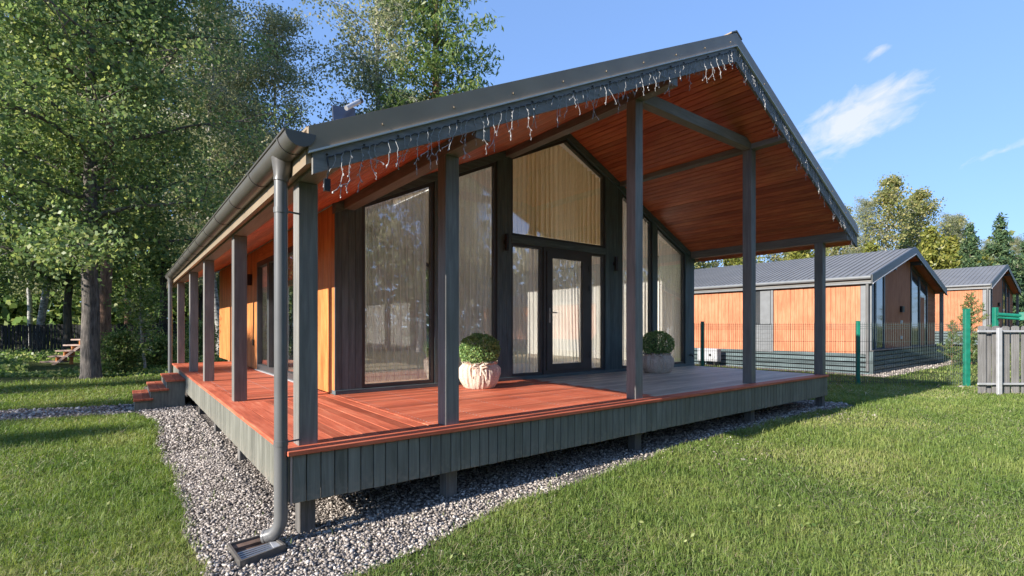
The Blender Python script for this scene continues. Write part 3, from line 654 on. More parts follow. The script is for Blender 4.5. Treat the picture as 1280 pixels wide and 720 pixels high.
WDR = win('window', [(5.812, .056), (6.203, .056), (6.203, 2.205), (5.812, 2.205)], Yg, M['frame'], .045)
WD = win('window', [(6.672, .056), (7.623, .056), (7.623, top(7.623)), (6.672, top(6.672))], Yg, M['frame'], .045)
WE = win('window', [(7.777, .056), (8.773, .056), (8.773, top(8.773)), (7.777, top(7.777))], Yg, M['frame'], .045)
box('transom', (3.987, YF - .005, 2.207), (6.203, YF + .11, 2.323), wood('trim', 'X'), H)
door = win('door', [(4.672, .057), (5.808, .057), (5.808, 2.203), (4.672, 2.203)], YF + .005, M['frame'], .06, .09)
door.children[0].name = 'door_light' if False else door.children[0].name
lf = MB().ring([(4.736, .12), (5.744, .12), (5.744, 2.14), (4.736, 2.14)], [(4.862, .225), (5.60, .225), (5.60, 2.03), (4.862, 2.03)], YF - .012, YF + .05).build('door_leaf', M['frame'], door)
hd = MB().box((4.775, YF - .022, .93), (4.805, YF - .012, 1.18)).tube([(4.79, YF - .022, 1.10), (4.79, YF - .062, 1.10), (4.80, YF - .068, 1.10), (4.91, YF - .068, 1.10)], .010, 8)
hd.build('handle', M['steel'], door, True)
for z in (.35, 1.55, 1.9): MB().tube([(5.752, YF - .02, z - .05), (5.752, YF - .02, z + .05)], .012, 8).build('hinge', M['frame'], door, True)
for x, z in ((3.846, 2.19), (6.437, 2.05)):
    MB().tube([(x, YF - .06, z - .13), (x, YF - .06, z + .13)], .034, 12).box((x - .02, YF - .06, z - .03), (x + .02, YF - .001, z + .03)).build('wall_lamp', M['black'], H, True)
MB().tube([(8.93, YF - .001, .24), (8.93, YF - .07, .24), (8.93, YF - .09, .20)], .016, 8).tube([(8.90, YF - .05, .275), (8.96, YF - .05, .275)], .008, 6).build('garden_tap', M['black'], H, True)
# curtains hang inside, each its own thing
def curtain(label, x0, x1, zb, ztop, mat, wl, amp, flare=0.0, y=YF + .27, group='curtains behind the gable glass'):
    nx = max(24, int((x1 - x0) / .008)); nz = 26; sd = rnd.uniform(0, 50)
    X = np.linspace(x0, x1, nx); T = np.linspace(0, 1, nz); xx, tt = np.meshgrid(X, T)
    zt_ = np.array([ztop(v) for v in X]); zz = zb + tt * (zt_[None] - zb)
    ph = 2 * np.pi * xx / wl + 1.1 * np.sin(xx * 5.3 + sd) + .5 * np.sin(xx * 17 + sd * 2) + .25 * np.sin(tt * 4 + xx * 3 + sd)
    yy = y + amp * (.55 + .45 * np.sin(xx * 4.1 + sd)) * np.sin(ph) * (1.25 - .45 * tt) + .35 * amp * np.sin(2.1 * ph + 1 + tt)
    xx = xx + .012 * np.sin(ph + 1.2) + flare * (1 - tt) ** 2.2 * (xx - x0) * .9
    V = np.stack([xx, yy, zz], -1).reshape(-1, 3); g = np.arange(nx * nz).reshape(nz, nx); F = np.stack([g[:-1, :-1], g[:-1, 1:], g[1:, 1:], g[1:, :-1]], -1).reshape(-1, 4)
    me = np_mesh(V, F, mat); me.polygons.foreach_set('use_smooth', [True] * len(F))
    return tag(ob('curtain', me), label, 'curtain', group)
curtain('white sheer curtain to the floor in the leftmost tall gable window', 1.60, 2.60, .10, lambda x: 2.49 + .415 * (x - 1.64), M['sheer'], .11, .048, .06)
curtain('white sheer curtain in the tall window behind the left potted shrub', 2.98, 3.745, .09, lambda x: 3.11 + .455 * (x - 2.98), M['sheer'], .11, .045)
curtain('ochre pleated curtain filling the pointed window above the door', 4.02, 6.42, 2.43, lambda x: (4.15 - .455 * (5.235 - x)) if x < 5.235 else (4.15 - .43 * (x - 5.235)), M['ochre'], .105, .045)
curtain('white curtain in the narrow light left of the glass door', 4.02, 4.86, .07, lambda x: 2.25, M['sheer'], .09, .034)
curtain('white curtain drawn aside behind the glass door', 5.08, 5.80, .06, lambda x: 2.12, M['sheer'], .09, .034, .12)
curtain('white curtain in the narrow light right of the glass door', 6.06, 6.48, .07, lambda x: 2.25, M['sheer'], .09, .034)
curtain('pale curtain in the tall window mostly hidden behind the middle deck post', 6.98, 7.95, .07, lambda x: 3.56 - .70 * (x - 7.0), M['sheer'], .11, .045)
curtain('pale curtain in the rightmost tall gable window behind the right potted shrub', 8.12, 9.0 - .03, .06, lambda x: 2.72 - .36 * (x - 8.15), M['sheer'], .11, .045, y=YF + .22)

# steps beside the deck
ST = empty('deck_steps', (-.4, 8.4, gz(-.4)), 'three low red topped timber steps up to the side of the deck', 'steps')
for k, (x0, x1, z) in enumerate(((-.315, -.012, -.12), (-.555, -.262, -.28), (-.79, -.50, -.44))):
    for j in range(2):
        w_ = (x1 - x0) / 2; box('tread_board', (x0 + j * w_ + .002, 7.50, z - .035), (x0 + (j + 1) * w_ - .002, 9.20, z + .001 * j), wood('deck', 'Y'), ST, .004)
    box('side_panel', (x0 + .04, 7.55, -.75), (x1 if k == 0 else x1 - .005, 7.585, z - .036), wood('skirt', 'Z'), ST)
    box('riser', (x0 + .018, 7.55, -.75), (x0 + .038, 9.17, z - .036), wood('skirt', 'Y'), ST)
    box('side_panel', (x0 + .04, 9.135, -.75), (x1 if k == 0 else x1 - .005, 9.17, z - .036), wood('skirt', 'Z'), ST)
# rainwater trap under the downpipe
GT = empty('drain_trap', (-.21, .02, -.65), 'small open rainwater drain box with a slotted grate under the downpipe bend', 'drain', rz=R(-4))
gz0 = gz(0)
c4 = [(-.365, .165), (-.345, -.175), (-.055, -.085), (-.105, .20)]
i4 = inset(c4, .014)
v = [(x, y, z) for z in (gz0 - .09, gz0 + .050) for P in (c4, i4) for x, y in P]
f = []
for i in range(4):
    j = (i + 1) % 4; f += [(i, j, 4 + j, 4 + i), (8 + j, 8 + i, 12 + i, 12 + j), (j, i, 8 + i, 8 + j), (4 + i, 4 + j, 12 + j, 12 + i)]
GT.rotation_euler = (0, 0, 0)
MB().add(v, f).build('box_rim', M['gutter'], GT)
b5 = inset(c4, .0145); MB().add([(x, y, gz0 + .014) for x, y in b5], [(0, 1, 2, 3)]).build('box_floor', M['rust'], GT)
MB().prism([(-.34, .157), (-.11, .186), (-.12, .12), (-.335, .09)], gz0 + .015, gz0 + .034, 'Z').build('back_ramp', M['rust'], GT)
for k in range(5):
    t = .07 + k * .105; a = Vector((-.330, -.150 + t * .33)); b = Vector((-.125, -.085 + t * .28))
    MB().tube([(a.x, a.y, gz0 + .026), (b.x, b.y, gz0 + .026)], .007, 6).build('grate_bar', M['steel'], GT)
MB().prism([(-.125, -.105), (-.075, -.075), (-.10, .09), (-.125, .10)], gz0 + .016, gz0 + .036, 'Z').build('grate_plate', M['galv'], GT)

# icicle light strings along the two verges
def strand_mesh(seed):
    r = random.Random(seed); L = r.choice((.10, .14, .18, .24, .30, .36)); mb = MB(); p = Vector((0, 0, 0)); pts = [p.copy()]; nseg = int(L / .035)
    for i in range(nseg):
        p = p + Vector((r.gauss(0, .012), r.gauss(0, .008), -.035)); pts.append(p.copy())
    mb.tube(pts, .0021, 4)
    for i in range(1, len(pts), 1):
        if r.random() < .75: c = pts[i] + Vector((r.uniform(-.012, .012), r.uniform(-.01, .006), -.008)); mb.tube([pts[i], c, c + Vector((0, 0, -.008))], .0034, 4)
    if r.random() < .6:
        k = r.randint(1, max(1, len(pts) - 2)); q = pts[k].copy(); tw = [q.copy()]; sg = r.choice((-1, 1))
        for i in range(r.randint(2, 3)): q = q + Vector((sg * r.uniform(.012, .03), r.gauss(0, .006), r.uniform(-.03, -.004))); tw.append(q.copy())
        mb.tube(tw, .0026, 4); mb.tube([q, q + Vector((0, 0, -.012))], .005, 4)
    return mb.mesh(M['strand'], fix=False)
SM = [strand_mesh(s) for s in range(14)]
def lights(x0, x1, n, label):
    root = empty('icicle_lights', ((x0 + x1) / 2, -.40, zt((x0 + x1) / 2) - .23), label, 'string lights', 'icicle light strings on the gable edge')
    pts = []
    for i in range(n * 2 + 1):
        x = x0 + (x1 - x0) * i / (n * 2); pts.append((x, -.392, zt(x) - .222 - (.010 if i % 2 else 0) + rnd.gauss(0, .002)))
    MB().tube(pts, .0042, 5).build('cord', M['cord'], root)
    for i in range(n):
        x = x0 + (x1 - x0) * (i + .5 + rnd.uniform(-.3, .3)) / n
        ob('strand', rnd.choice(SM), root, (x, -.396, zt(x) - .226), (rnd.gauss(0, .1), rnd.gauss(0, .08), rnd.choice((0, math.pi)) + rnd.gauss(0, .3)))
    if x0 < 1: MB().tube([(x0, -.392, zt(x0) - .225), (x0 + .01, -.396, zt(x0) - .30), (x0 - .004, -.396, zt(x0) - .37)], .005, 5).box((x0 - .022, -.412, zt(x0) - .45), (x0 + .016, -.384, zt(x0) - .37)).build('plug', M['black'], root)
    for i in range(0, n, 4):
        x = x0 + (x1 - x0) * i / n; MB().tube([(x, -.382, zt(x) - .205), (x, -.398, zt(x) - .212)], .006, 5).build('clip', M['black'], root)
lights(.12, XE - .03, 82, 'icicle light string with short white strands along the left slope of the gable')
lights(XE + .03, 9.28, 70, 'icicle light string with short white strands along the right slope of the gable')

# the small blue panel with two pale tubes above the roof edge
def panel():
    x, y = .93, 1.45; zb = zt(x)
    root = empty('roof_panel', (x, y, zb), 'small blue panel with two pale tubes standing above the left roof edge', 'panel')
    o = box('collector', (x - .17, y - .005, zb + .30), (x + .06, y + .025, zb + .58), M['blue'], root, .006, (R(-20), 0, R(-12)))
    for dx, dz in ((.0, .12), (.15, .02)):
        a = Vector((x - .06 + dx, y - .06, zb + .40 + dz)); b = a + Vector((.20, .10, .17)) * .85
        t = MB().tube([a, b], .024, 12).build('tube', M['galv'], root, True); d = (b - a).normalized()
        MB().tube([b, b + d * .035], .028, 12).build('tube_cap', M['black'], t, True)
    MB().tube([(x - .05, y + .03, zb - .05), (x - .05, y + .03, zb + .45)], .016, 8).tube([(x + .08, y + .03, zb - .05), (x + .08, y + .03, zb + .45)], .016, 8).tube([(x + .02, y - .02, zb + .42), (x + .20, y - .03, zb + .44)], .010, 6).build('bracket', M['galv'], root)
panel()

# potted box balls wrapped in burlap
def pot(x, y, r, label, seed):
    root = empty('potted_shrub', (x, y, .001), label, 'potted shrub', 'potted box shrubs on the deck')
    rr = random.Random(seed); nseg = 96; prof_ = [(.0, .72), (.02, .80), (.10, .93), (.19, 1.0), (.27, .97), (.315, .86), (.33, .80), (.345, .84), (.36, .90)]
    fold = [rr.gauss(0, .05) for _ in range(nseg)]
    V = []; F = []
    for i, (z, k) in enumerate(prof_):
        for j in range(nseg):
            t = 2 * math.pi * j / nseg; q = r * .98 * k * (1 + (.05 * math.sin(3 * t + seed) * math.sin(9 * z + t) + .045 * math.sin(7 * t + 2.2 * math.sin(2 * t + seed) + 6 * z) + .03 * math.sin(17 * t + 3 * math.sin(3 * t) - 14 * z + seed) + .022 * math.sin(31 * t + 5 * math.sin(4 * t + seed) + 20 * z) + fold[j] * .45) * min(1, .25 + z / .10))
            V.append((x + q * math.cos(t), y + q * math.sin(t), .002 + z + (.012 * math.sin(7 * t + seed) + .010 * math.sin(15 * t)) * (i > 6)))
    for i in range(len(prof_) - 1):
        for j in range(nseg): F.append((i * nseg + j, i * nseg + (j + 1) % nseg, (i + 1) * nseg + (j + 1) % nseg, (i + 1) * nseg + j))
    F.append(tuple(range(nseg - 1, -1, -1))); F.append(tuple(range((len(prof_) - 1) * nseg, len(prof_) * nseg)))
    wrap = MB().add(V, F).build('pot_wrap', M['burlap'], root, True)
    bow = MB(); d = Vector((CAM.x - x, CAM.y - y, 0)).normalized(); sd = Vector((-d.y, d.x, 0)); c = Vector((x, y, .315)) + d * r * .86
    for s in (-1, 1):
        bow.tube([c, c + sd * s * .06 + Vector((0, 0, .03)) + d * .02, c + sd * s * .10 + Vector((0, 0, -.005)) + d * .02, c + sd * s * .04 + Vector((0, 0, -.02)) + d * .02, c], [.012, .02, .018, .014, .010], 6)
        bow.tube([c, c + sd * s * .05 + Vector((0, 0, -.07)) + d * .025, c + sd * s * .10 + Vector((0, 0, -.16)) + d * .02], [.010, .016, .010], 6)
    bow.build('bow', M['burlap'], root, True)
    n = 5200; v = nrng.normal(size=(n, 3)); v /= np.linalg.norm(v, axis=1, keepdims=True); rad = r * (1.02 - .35 * nrng.random((n, 1)) ** 2.5 + .09 * (nrng.random((n, 1)) > .965) * nrng.random((n, 1))) * (1 + .05 * np.sin(v[:, :1] * 9 + seed) * np.sin(v[:, 1:2] * 8))
    c_ = v * rad * np.array([1, 1, .80]) + np.array([x, y, .36 + r * .60]); k = c_[:, 2] > .335
    V2, F2 = leafquads(c_[k], .030, .62); ob('foliage', np_mesh(V2, F2, M['boxleaf']), root)
    st = MB(); rr2 = random.Random(seed + 5)
    for _ in range(26):
        a = rr2.uniform(0, 6.28); e = rr2.uniform(.2, 1.4); L = r * .85; st.tube([(x, y, .34), (x + L * math.cos(a) * math.cos(e), y + L * math.sin(a) * math.cos(e), .36 + r * .5 + L * math.sin(e) * .55)], .006, 4)
    st.build('stem', M['twig'], root)
pot(3.06, 2.22, .285, 'round clipped shrub in a burlap wrapped pot left of the glass door, in sunlight', 3)
pot(7.02, 2.13, .300, 'round clipped shrub in a burlap wrapped pot on the shaded right part of the deck', 8)

# ------------------------------------------------------------------ the row of neighbouring cottages
def neighbour():
    Wd, L = 9.2, 13.0; T = .28; r_ = 4.6
    root = empty('neighbour_cottage', (0, 0, 0), 'orange boarded cottage with grey sheet roof behind the green wire fence', 'house', 'neighbouring orange cottages')
    ztp = lambda x: 3.81 - T * abs(r_ - x); zso = lambda x: ztp(x) - .20
    # walls of vertical boards
    def clad(x0, x1, y, name='wall', face='L'):
        pass
    for side in (0, 1):
        mb = MB(); x = 0 if side == 0 else Wd; s = -1 if side == 0 else 1
        rg = ((.33, 3.02), (3.84, L)) if side == 0 else ((.33, L),)
        for a, b in rg:
            n = round((b - a) / .145); d = (b - a) / n
            for i in range(n):
                q = .004 * ((i * 7) % 3); lo = min(x, x - s * (.02 + q)); mb.box((min(x - s * q, x - s * .03), a + i * d + .004, -.06), (max(x - s * q, x - s * .03), a + (i + 1) * d - .004, zso(0) + .04))
        if side == 0: mb.box((.002, 3.02, 2.30), (.03, 3.84, zso(0) + .04))
        tag(mb.build('wall_cladding', wood('far', 'Z'), root), kind='stuff')
    MB().prism([(.04, -.055), (Wd - .04, -.055), (Wd - .04, zso(Wd) + .05), (r_, zso(r_) + .05), (.04, zso(0) + .05)], .34, L).build('wall', wood('far', 'Z'), root)
    box('plinth', (.06, .06, -.75), (Wd - .06, L, -.058), M['black'], root, 0)
    # gable: boards between the two windows
    mb = MB(); n = 22
    for i in range(n):
        a = 2.3 + 3.1 * i / n; b = a + 3.1 / n - .006
        mb.prism([(a, -.02), (b, -.02), (b, zso(b) - .01), (a, zso(a) - .01)], .30, .335)
    tag(mb.build('wall_cladding', wood('far', 'Z'), root), kind='stuff')
    for i in range(14): z = -.02 + i * .165; box('cladding_board', (7.82, .30, z + .004), (9.12, .335, z + .161), wood('far', 'X'), root)
    f = win('window', [(.32, -.02), (2.28, -.02), (2.28, zso(2.28) - .1), (.32, zso(.32) - .1)], .275, M['frame2'], .10, .06, root, M['glass2'])
    box('mullion', (1.25, .27, .0), (1.36, .33, zso(1.25) - .1), M['frame2'], f)
    f = win('window', [(5.42, -.02), (7.8, -.02), (7.8, zso(7.8) - .1), (5.42, zso(5.42) - .1)], .275, M['frame'], .10, .06, root, M['glass2'])
    box('mullion', (6.55, .27, .0), (6.68, .33, zso(6.6) - .15), M['frame'], f); box('blind', (6.7, .285, .05), (7.35, .30, 2.05), wood('far', 'Z'), f)
    for x0 in (.02, Wd - .14): box('post', (x0, .03, .11), (x0 + .12, .15, zso(0) + .05), M['frame2'] if x0 < 1 else wood('paint', 'Z'), root)
    box('post', (-.012, .18, -.06), (.10, .325, zso(0) + .03), M['frame2'], root)
    MB().tube([(-.07, .12, zso(0)), (-.07, .12, -.55)], .045, 10).build('downpipe', M['pipe'], root, True)
    # roof
    roof = MB().prism([(-.14, ztp(-.14) - .02), (r_, ztp(r_) - .02), (Wd + .14, ztp(Wd + .14) - .02), (Wd + .14, zso(Wd + .14)), (r_, zso(r_)), (-.14, zso(-.14))], .0, L + .3).build('roof', M['roof2'], root)
    ribs = MB(); k = 0
    while .15 + k * .19 < L:
        yy = .15 + k * .19
        for a, b in ((-.16, r_), (r_, Wd + .16)): ribs.prism([(a, ztp(a) - .021), (b, ztp(b) - .021), (b, ztp(b) + .002), (a, ztp(a) + .002)], yy, yy + .035)
        k += 1
    tag(ribs.build('roof_rib', M['roof2'], roof), kind='stuff')
    for a, b in ((-.17, r_), (r_, Wd + .17)):
        MB().prism([(a, zso(a) - .06), (b, zso(b) - .06), (b, ztp(b) + .02), (a, ztp(a) + .02)], -.05, -.002).build('verge_board', M['frame'], roof)
        MB().prism([(a, zso(a) - .072), (b, zso(b) - .072), (b, zso(b) - .045), (a, zso(a) - .045)], -.075, -.052).build('drip_edge', M['galv'], roof)
        MB().prism([(max(a, .0), zso(max(a, 0)) - .014), (min(b, Wd), zso(min(b, Wd)) - .014), (min(b, Wd), zso(min(b, Wd)) - .002), (max(a, 0), zso(max(a, 0)) - .002)], .0, .29).build('soffit_board', wood('soffit', 'X'), roof)
    MB().tube([(-.20, -.02, ztp(-.1) - .08), (-.20, L, ztp(-.1) - .08)], .065, 10).build('gutter', M['frame2'], roof, True)
    box('fascia_board', (-.13, .01, zso(0) - .10), (-.10, L, zso(0) + .03), M['frame2'], roof, 0)
    for x in (2.3, 5.42): box('purlin', (x, -.03, zso(x) - .16), (x + .1, .30, zso(x) + .02), M['frame'], roof)
    # terrace skirt of wide boards with open gaps
    for k in range(5):
        z0 = -.66 + k * .150
        box('skirting_board', (.02, -.002, z0), (Wd - .02, .022, z0 + .112), wood('trim', 'X'), root, .006)
        box('skirting_board', (-.012, .03, z0 - .05), (.012, L, z0 + .062), wood('trim', 'Y'), root, .006)
    box('skirting_post', (-.03, -.02, -.75), (.09, .10, .08), wood('trim', 'Z'), root)
    box('terrace_deck', (.0, -.03, .081), (Wd, .29, .112), wood('gray', 'X'), root)
    for k in range(5): box('skirting_board', (Wd - .012, .03, -.66 + k * .15), (Wd + .012, 6, -.66 + k * .15 + .112), wood('trim', 'Y'), root, .006)
    # side door with light
    d = MB().box((-.035, 3.03, -.05), (.03, 3.83, .86)).box((-.03, 3.03, .86), (.03, 3.11, 2.29)).box((-.03, 3.75, .86), (.03, 3.83, 2.29)).box((-.03, 3.11, 2.20), (.03, 3.75, 2.29)).box((-.03, 3.11, .861), (.03, 3.75, .93)).build('door', M['frame2'], root)
    MB().box((-.005, 3.10, .92), (.01, 3.76, 2.21)).build('pane', M['glass2'], d); MB().box((-.014, 3.14, .95), (-.006, 3.50, 2.17)).build('blind', M['frame2'], d)
    for k in range(4): box('door_panel', (-.042, 3.10, .02 + k * .2), (-.034, 3.76, .19 + k * .2), M['frame2'], d)
    box('handle', (-.09, 3.70, .95), (-.03, 3.73, 1.07), M['steel'], d)
    lm = MB().box((4.05, .21, 1.40), (4.15, .30, 1.62)).box((4.2, .21, 1.40), (4.3, .30, 1.62)).box((4.05, .27, 1.47), (4.3, .299, 1.55)).build('wall_lamp', M['black'], root)
    for z in (.40, .98): box('socket', (4.1, .26, z), (4.28, .299, z + .12), M['white'], root)
    return root
NB = neighbour(); index_children()
NB.location = (17.73, 1.905, 0); NB.rotation_euler = (0, 0, .015)
n2 = copy_tree(NB); n2.location = (34.6, 1.76, .62); n2.rotation_euler = (0, 0, .01); n2['label'] = 'smaller looking orange cottage at the far right, behind the young pine'
n3 = copy_tree(NB); n3.location = (31.0, -11.0, 0); n3.rotation_euler = (0, 0, math.pi); n3['label'] = 'orange cottage across the lawn, seen only as a reflection in the gable windows'
# air conditioner
AC = empty('air_conditioner', (17.15, 7.15, gz(17)), 'white outdoor air conditioner unit low against the orange cottage wall', 'air conditioner')
box('casing', (17.0, 6.72, -.48), (17.3, 7.56, .02), M['galv'], AC, .015)
for k in (0, 1):
    MB().tube([(16.995 - .01 * k, 7.0, -.23), (16.985 - .01 * k, 7.0, -.23)], [.19, .05][k], 20).build('fan_grille', M['galv'] if k == 0 else M['black'], AC, True)
    box('foot', (17.0, 6.8 + k * .6, gz(17) - .02), (17.3, 6.88 + k * .6, -.48), M['black'], AC)

# ------------------------------------------------------------------ wire fence, gate, picket panel
WF = empty('wire_fence', (*FENCE1, gz(14)), 'green rigid wire mesh fence with dark green posts in front of the orange cottages', 'fence')
def fpost(p, z1, mat, parent, w_=.075, base=True):
    rz = math.atan2(FENCE2[1] - FENCE1[1], FENCE2[0] - FENCE1[0])
    o = ob('post', boxmesh(w_, w_, z1 - gz(p[0]) + .15, mat, .006), parent, (p[0], p[1], (z1 + gz(p[0]) - .15) / 2), (0, 0, rz))
    ob('post_cap', boxmesh(w_ + .008, w_ + .008, .012, mat, .003), o, (p[0], p[1], z1 + .006), (0, 0, rz))
    return o
fpost(FENCE0, .99, M['green'], WF); fpost(FENCE1, 1.00, M['green'], WF)
fd = (Vector(FENCE1) - Vector(FENCE0)).normalized(); FENCEm = tuple(Vector(FENCE0) - fd * 2.5); fpost(FENCEm, .99, M['green'], WF)
big = fpost(FENCE2, 1.30, M['green'], WF, .11)
box('footing', (FENCE2[0] - .12, FENCE2[1] - .12, gz(16) - .1), (FENCE2[0] + .12, FENCE2[1] + .12, gz(16) + .035), M['concrete'], WF)
def wirepanel(a, b, z0, z1):
    mb = MB(); a = Vector((*a, 0)); b = Vector((*b, 0)); L = (b - a).length; d = (b - a) / L; nrm = Vector((-d.y, d.x, 0)); n = int(L / .052)
    for i in range(n + 1):
        p = a + d * (L * i / n); pts = [p + Vector((0, 0, z0))]
        for zf in (.30, .62): pts += [p + Vector((0, 0, z1 - (1 - zf) * 1.45 - .05)), ]
        mb.tube([p + Vector((0, 0, z0)), p + Vector((0, 0, z1))], .0036, 4, cap=False)
    for z in (z0 + .05, z0 + .30, z0 + .52, z0 + .58, z0 + .82, z0 + 1.08, z1 - .16, z1 - .05):
        if z < z1: mb.tube([a + Vector((0, 0, z)) + nrm * .006, b + Vector((0, 0, z)) + nrm * .006], .0048, 4, cap=False)
    for z in (z0 + .55, z1 - .105):
        mb.tube([a + Vector((0, 0, z)) + nrm * .03, b + Vector((0, 0, z)) + nrm * .03], .0048, 4, cap=False)
    o = mb.build('wire_panel', M['wire'], WF); tag(o, kind='stuff')
wirepanel(FENCEm, FENCE0, -.60, .96); wirepanel(FENCE0, FENCE1, -.60, .96); wirepanel(FENCE1, FENCE2, -.60, .97)
# grey picket panel seen from behind, hung on pale steel
PK = empty('picket_fence', (*at(1250, 11.1), gz(14)), 'grey round topped picket fence panel on pale steel rails at the right edge', 'fence')
rd = Vector((math.cos(YAW), -math.sin(YAW))); rzp = -YAW
def pick_mesh(h, w_=.172, t=.012):
    n = 8; prof_ = [(-w_ / 2, 0), (w_ / 2, 0), (w_ / 2, h - .04)] + [(w_ / 2 * math.cos(a), h - .04 + .04 * math.sin(a)) for a in [math.pi * i / n for i in range(1, n)]] + [(-w_ / 2, h - .04)]
    mb = MB().prism(prof_, -t / 2, t / 2)
    for xx in (-.058, -.02, .02, .058): mb.box((xx - .006, -t / 2 - .006, .02), (xx + .006, -t / 2 + .002, h - .06))
    return mb.mesh(wood('picket', 'Z'))
pm = pick_mesh(1.50)
i = 0
for u in (1227.3, 1234.2, 1245.0, 1257.0, 1269.0, 1281.3, 1293.5, 1305.8):
    x, y = at(u, 11.14 + (.05 if u == 1234.2 else 0)); ob('picket', pm, PK, (x, y, gz(x) + .03 + rnd.uniform(-.006, .006)), (0, 0, rzp))
for z in (-.60 + .20, -.60 + 1.36):
    a = Vector(at(1222, 11.08)); b = Vector(at(1312, 11.08)); c = (a + b) / 2
    ob('rail', boxmesh((b - a).length, .03, .045, M['galv'], .004), PK, (c.x, c.y, z), (0, 0, rzp))
x, y = at(1249, 11.0); ob('post', boxmesh(.085, .06, 1.55, M['galv'], .006), PK, (x, y, .86 - .15 * 0 - .80), (0, 0, rzp))
# green pipe frame behind it
GF = empty('green_frame', (*at(1244, 12.6), gz(15)), 'green steel post with a level green pipe behind the grey pickets', 'frame')
x, y = at(1244, 12.6); ob('post', boxmesh(.09, .09, 2.05, M['green'], .006), GF, (x, y, gz(x) + .97), (0, 0, rzp))
a = Vector(at(1247, 12.5)); b = Vector(at(1330, 12.2))
MB().tube([(a.x, a.y, 1.17), (b.x, b.y, 1.06)], .045, 10).build('rail', M['green'], GF, True)
MB().tube([(a.x, a.y, 1.09), (b.x, b.y, .98)], .030, 8).build('rail', M['green'], GF, True)
c = a.lerp(b, .38); box('bracket', (c.x - .06, c.y - .06, 1.02), (c.x + .06, c.y + .06, 1.22), M['green'], GF, .01)

# ------------------------------------------------------------------ dark board fence at the left, wooden stairs
BF = empty('board_fence', (*at(110, 27), gz(-3)), 'dark vertical board fence along the forest edge at the left', 'fence')
bd = .86 - 32 * 27 / 628; 
u = -6.0; D = 27.0; wpx = 4.4
while u < 262:
    x, y = at(u, D + rnd.uniform(-.02, .02)); hh = 1.64 + rnd.uniform(-.03, .03)
    ob('fence_board', boxmesh(.155, .025, round(hh, 2), wood('black', 'Z'), .004), BF, (x, y, gz(x) + hh / 2 + .02), (rnd.gauss(0, .008), rnd.gauss(0, .008), rzp)); u += wpx
for z in (.25, 1.25):
    a = Vector(at(-8, D + .06)); b = Vector(at(264, D + .06)); c = (a + b) / 2; ob('rail', boxmesh((b - a).length, .05, .09, wood('black', 'X'), .004), BF, (c.x, c.y, gz(-3) + z), (0, 0, rzp))
WS = empty('wooden_stairs', (*at(80, 21), gz(-3)), 'weathered open wooden stairs climbing behind the oak trunk', 'stairs')
for k in range(5):
    u0 = 57 + k * 9.6; x, y = at(u0 + 13, 20.5); z = .86 - (452 - k * 6.9 - 408.4) * 20.5 / 628
    ob('tread', boxmesh(.84, .55, .055, wood('old', 'X'), .006), WS, (x, y, z), (0, 0, rzp))
    if k < 4:
        x2, y2 = at(u0 + 13 + 7, 20.5); ob('riser', boxmesh(.05, .5, .18, wood('wall', 'Y'), .004), WS, (x2, y2, z + .115), (0, 0, rzp))
for s in (-.22, .22):
    a = Vector((*at(66, 20.5 + s), .86 - 46 * 20.5 / 628 - .06)); b = Vector((*at(112, 20.5 + s), .86 - 14 * 20.5 / 628 - .06)); MB().tube([a, b], .06, 4).build('stringer', wood('old', 'X'), WS)
for k in (2, 4):
    x, y = at(70 + k * 9.6, 20.5); z = .86 - (452 - k * 6.9 - 408.4) * 20.5 / 628; box('support', (x - .06, y - .06, gz(x) - .1), (x + .06, y + .06, z - .03), wood('wall', 'Z'), WS)

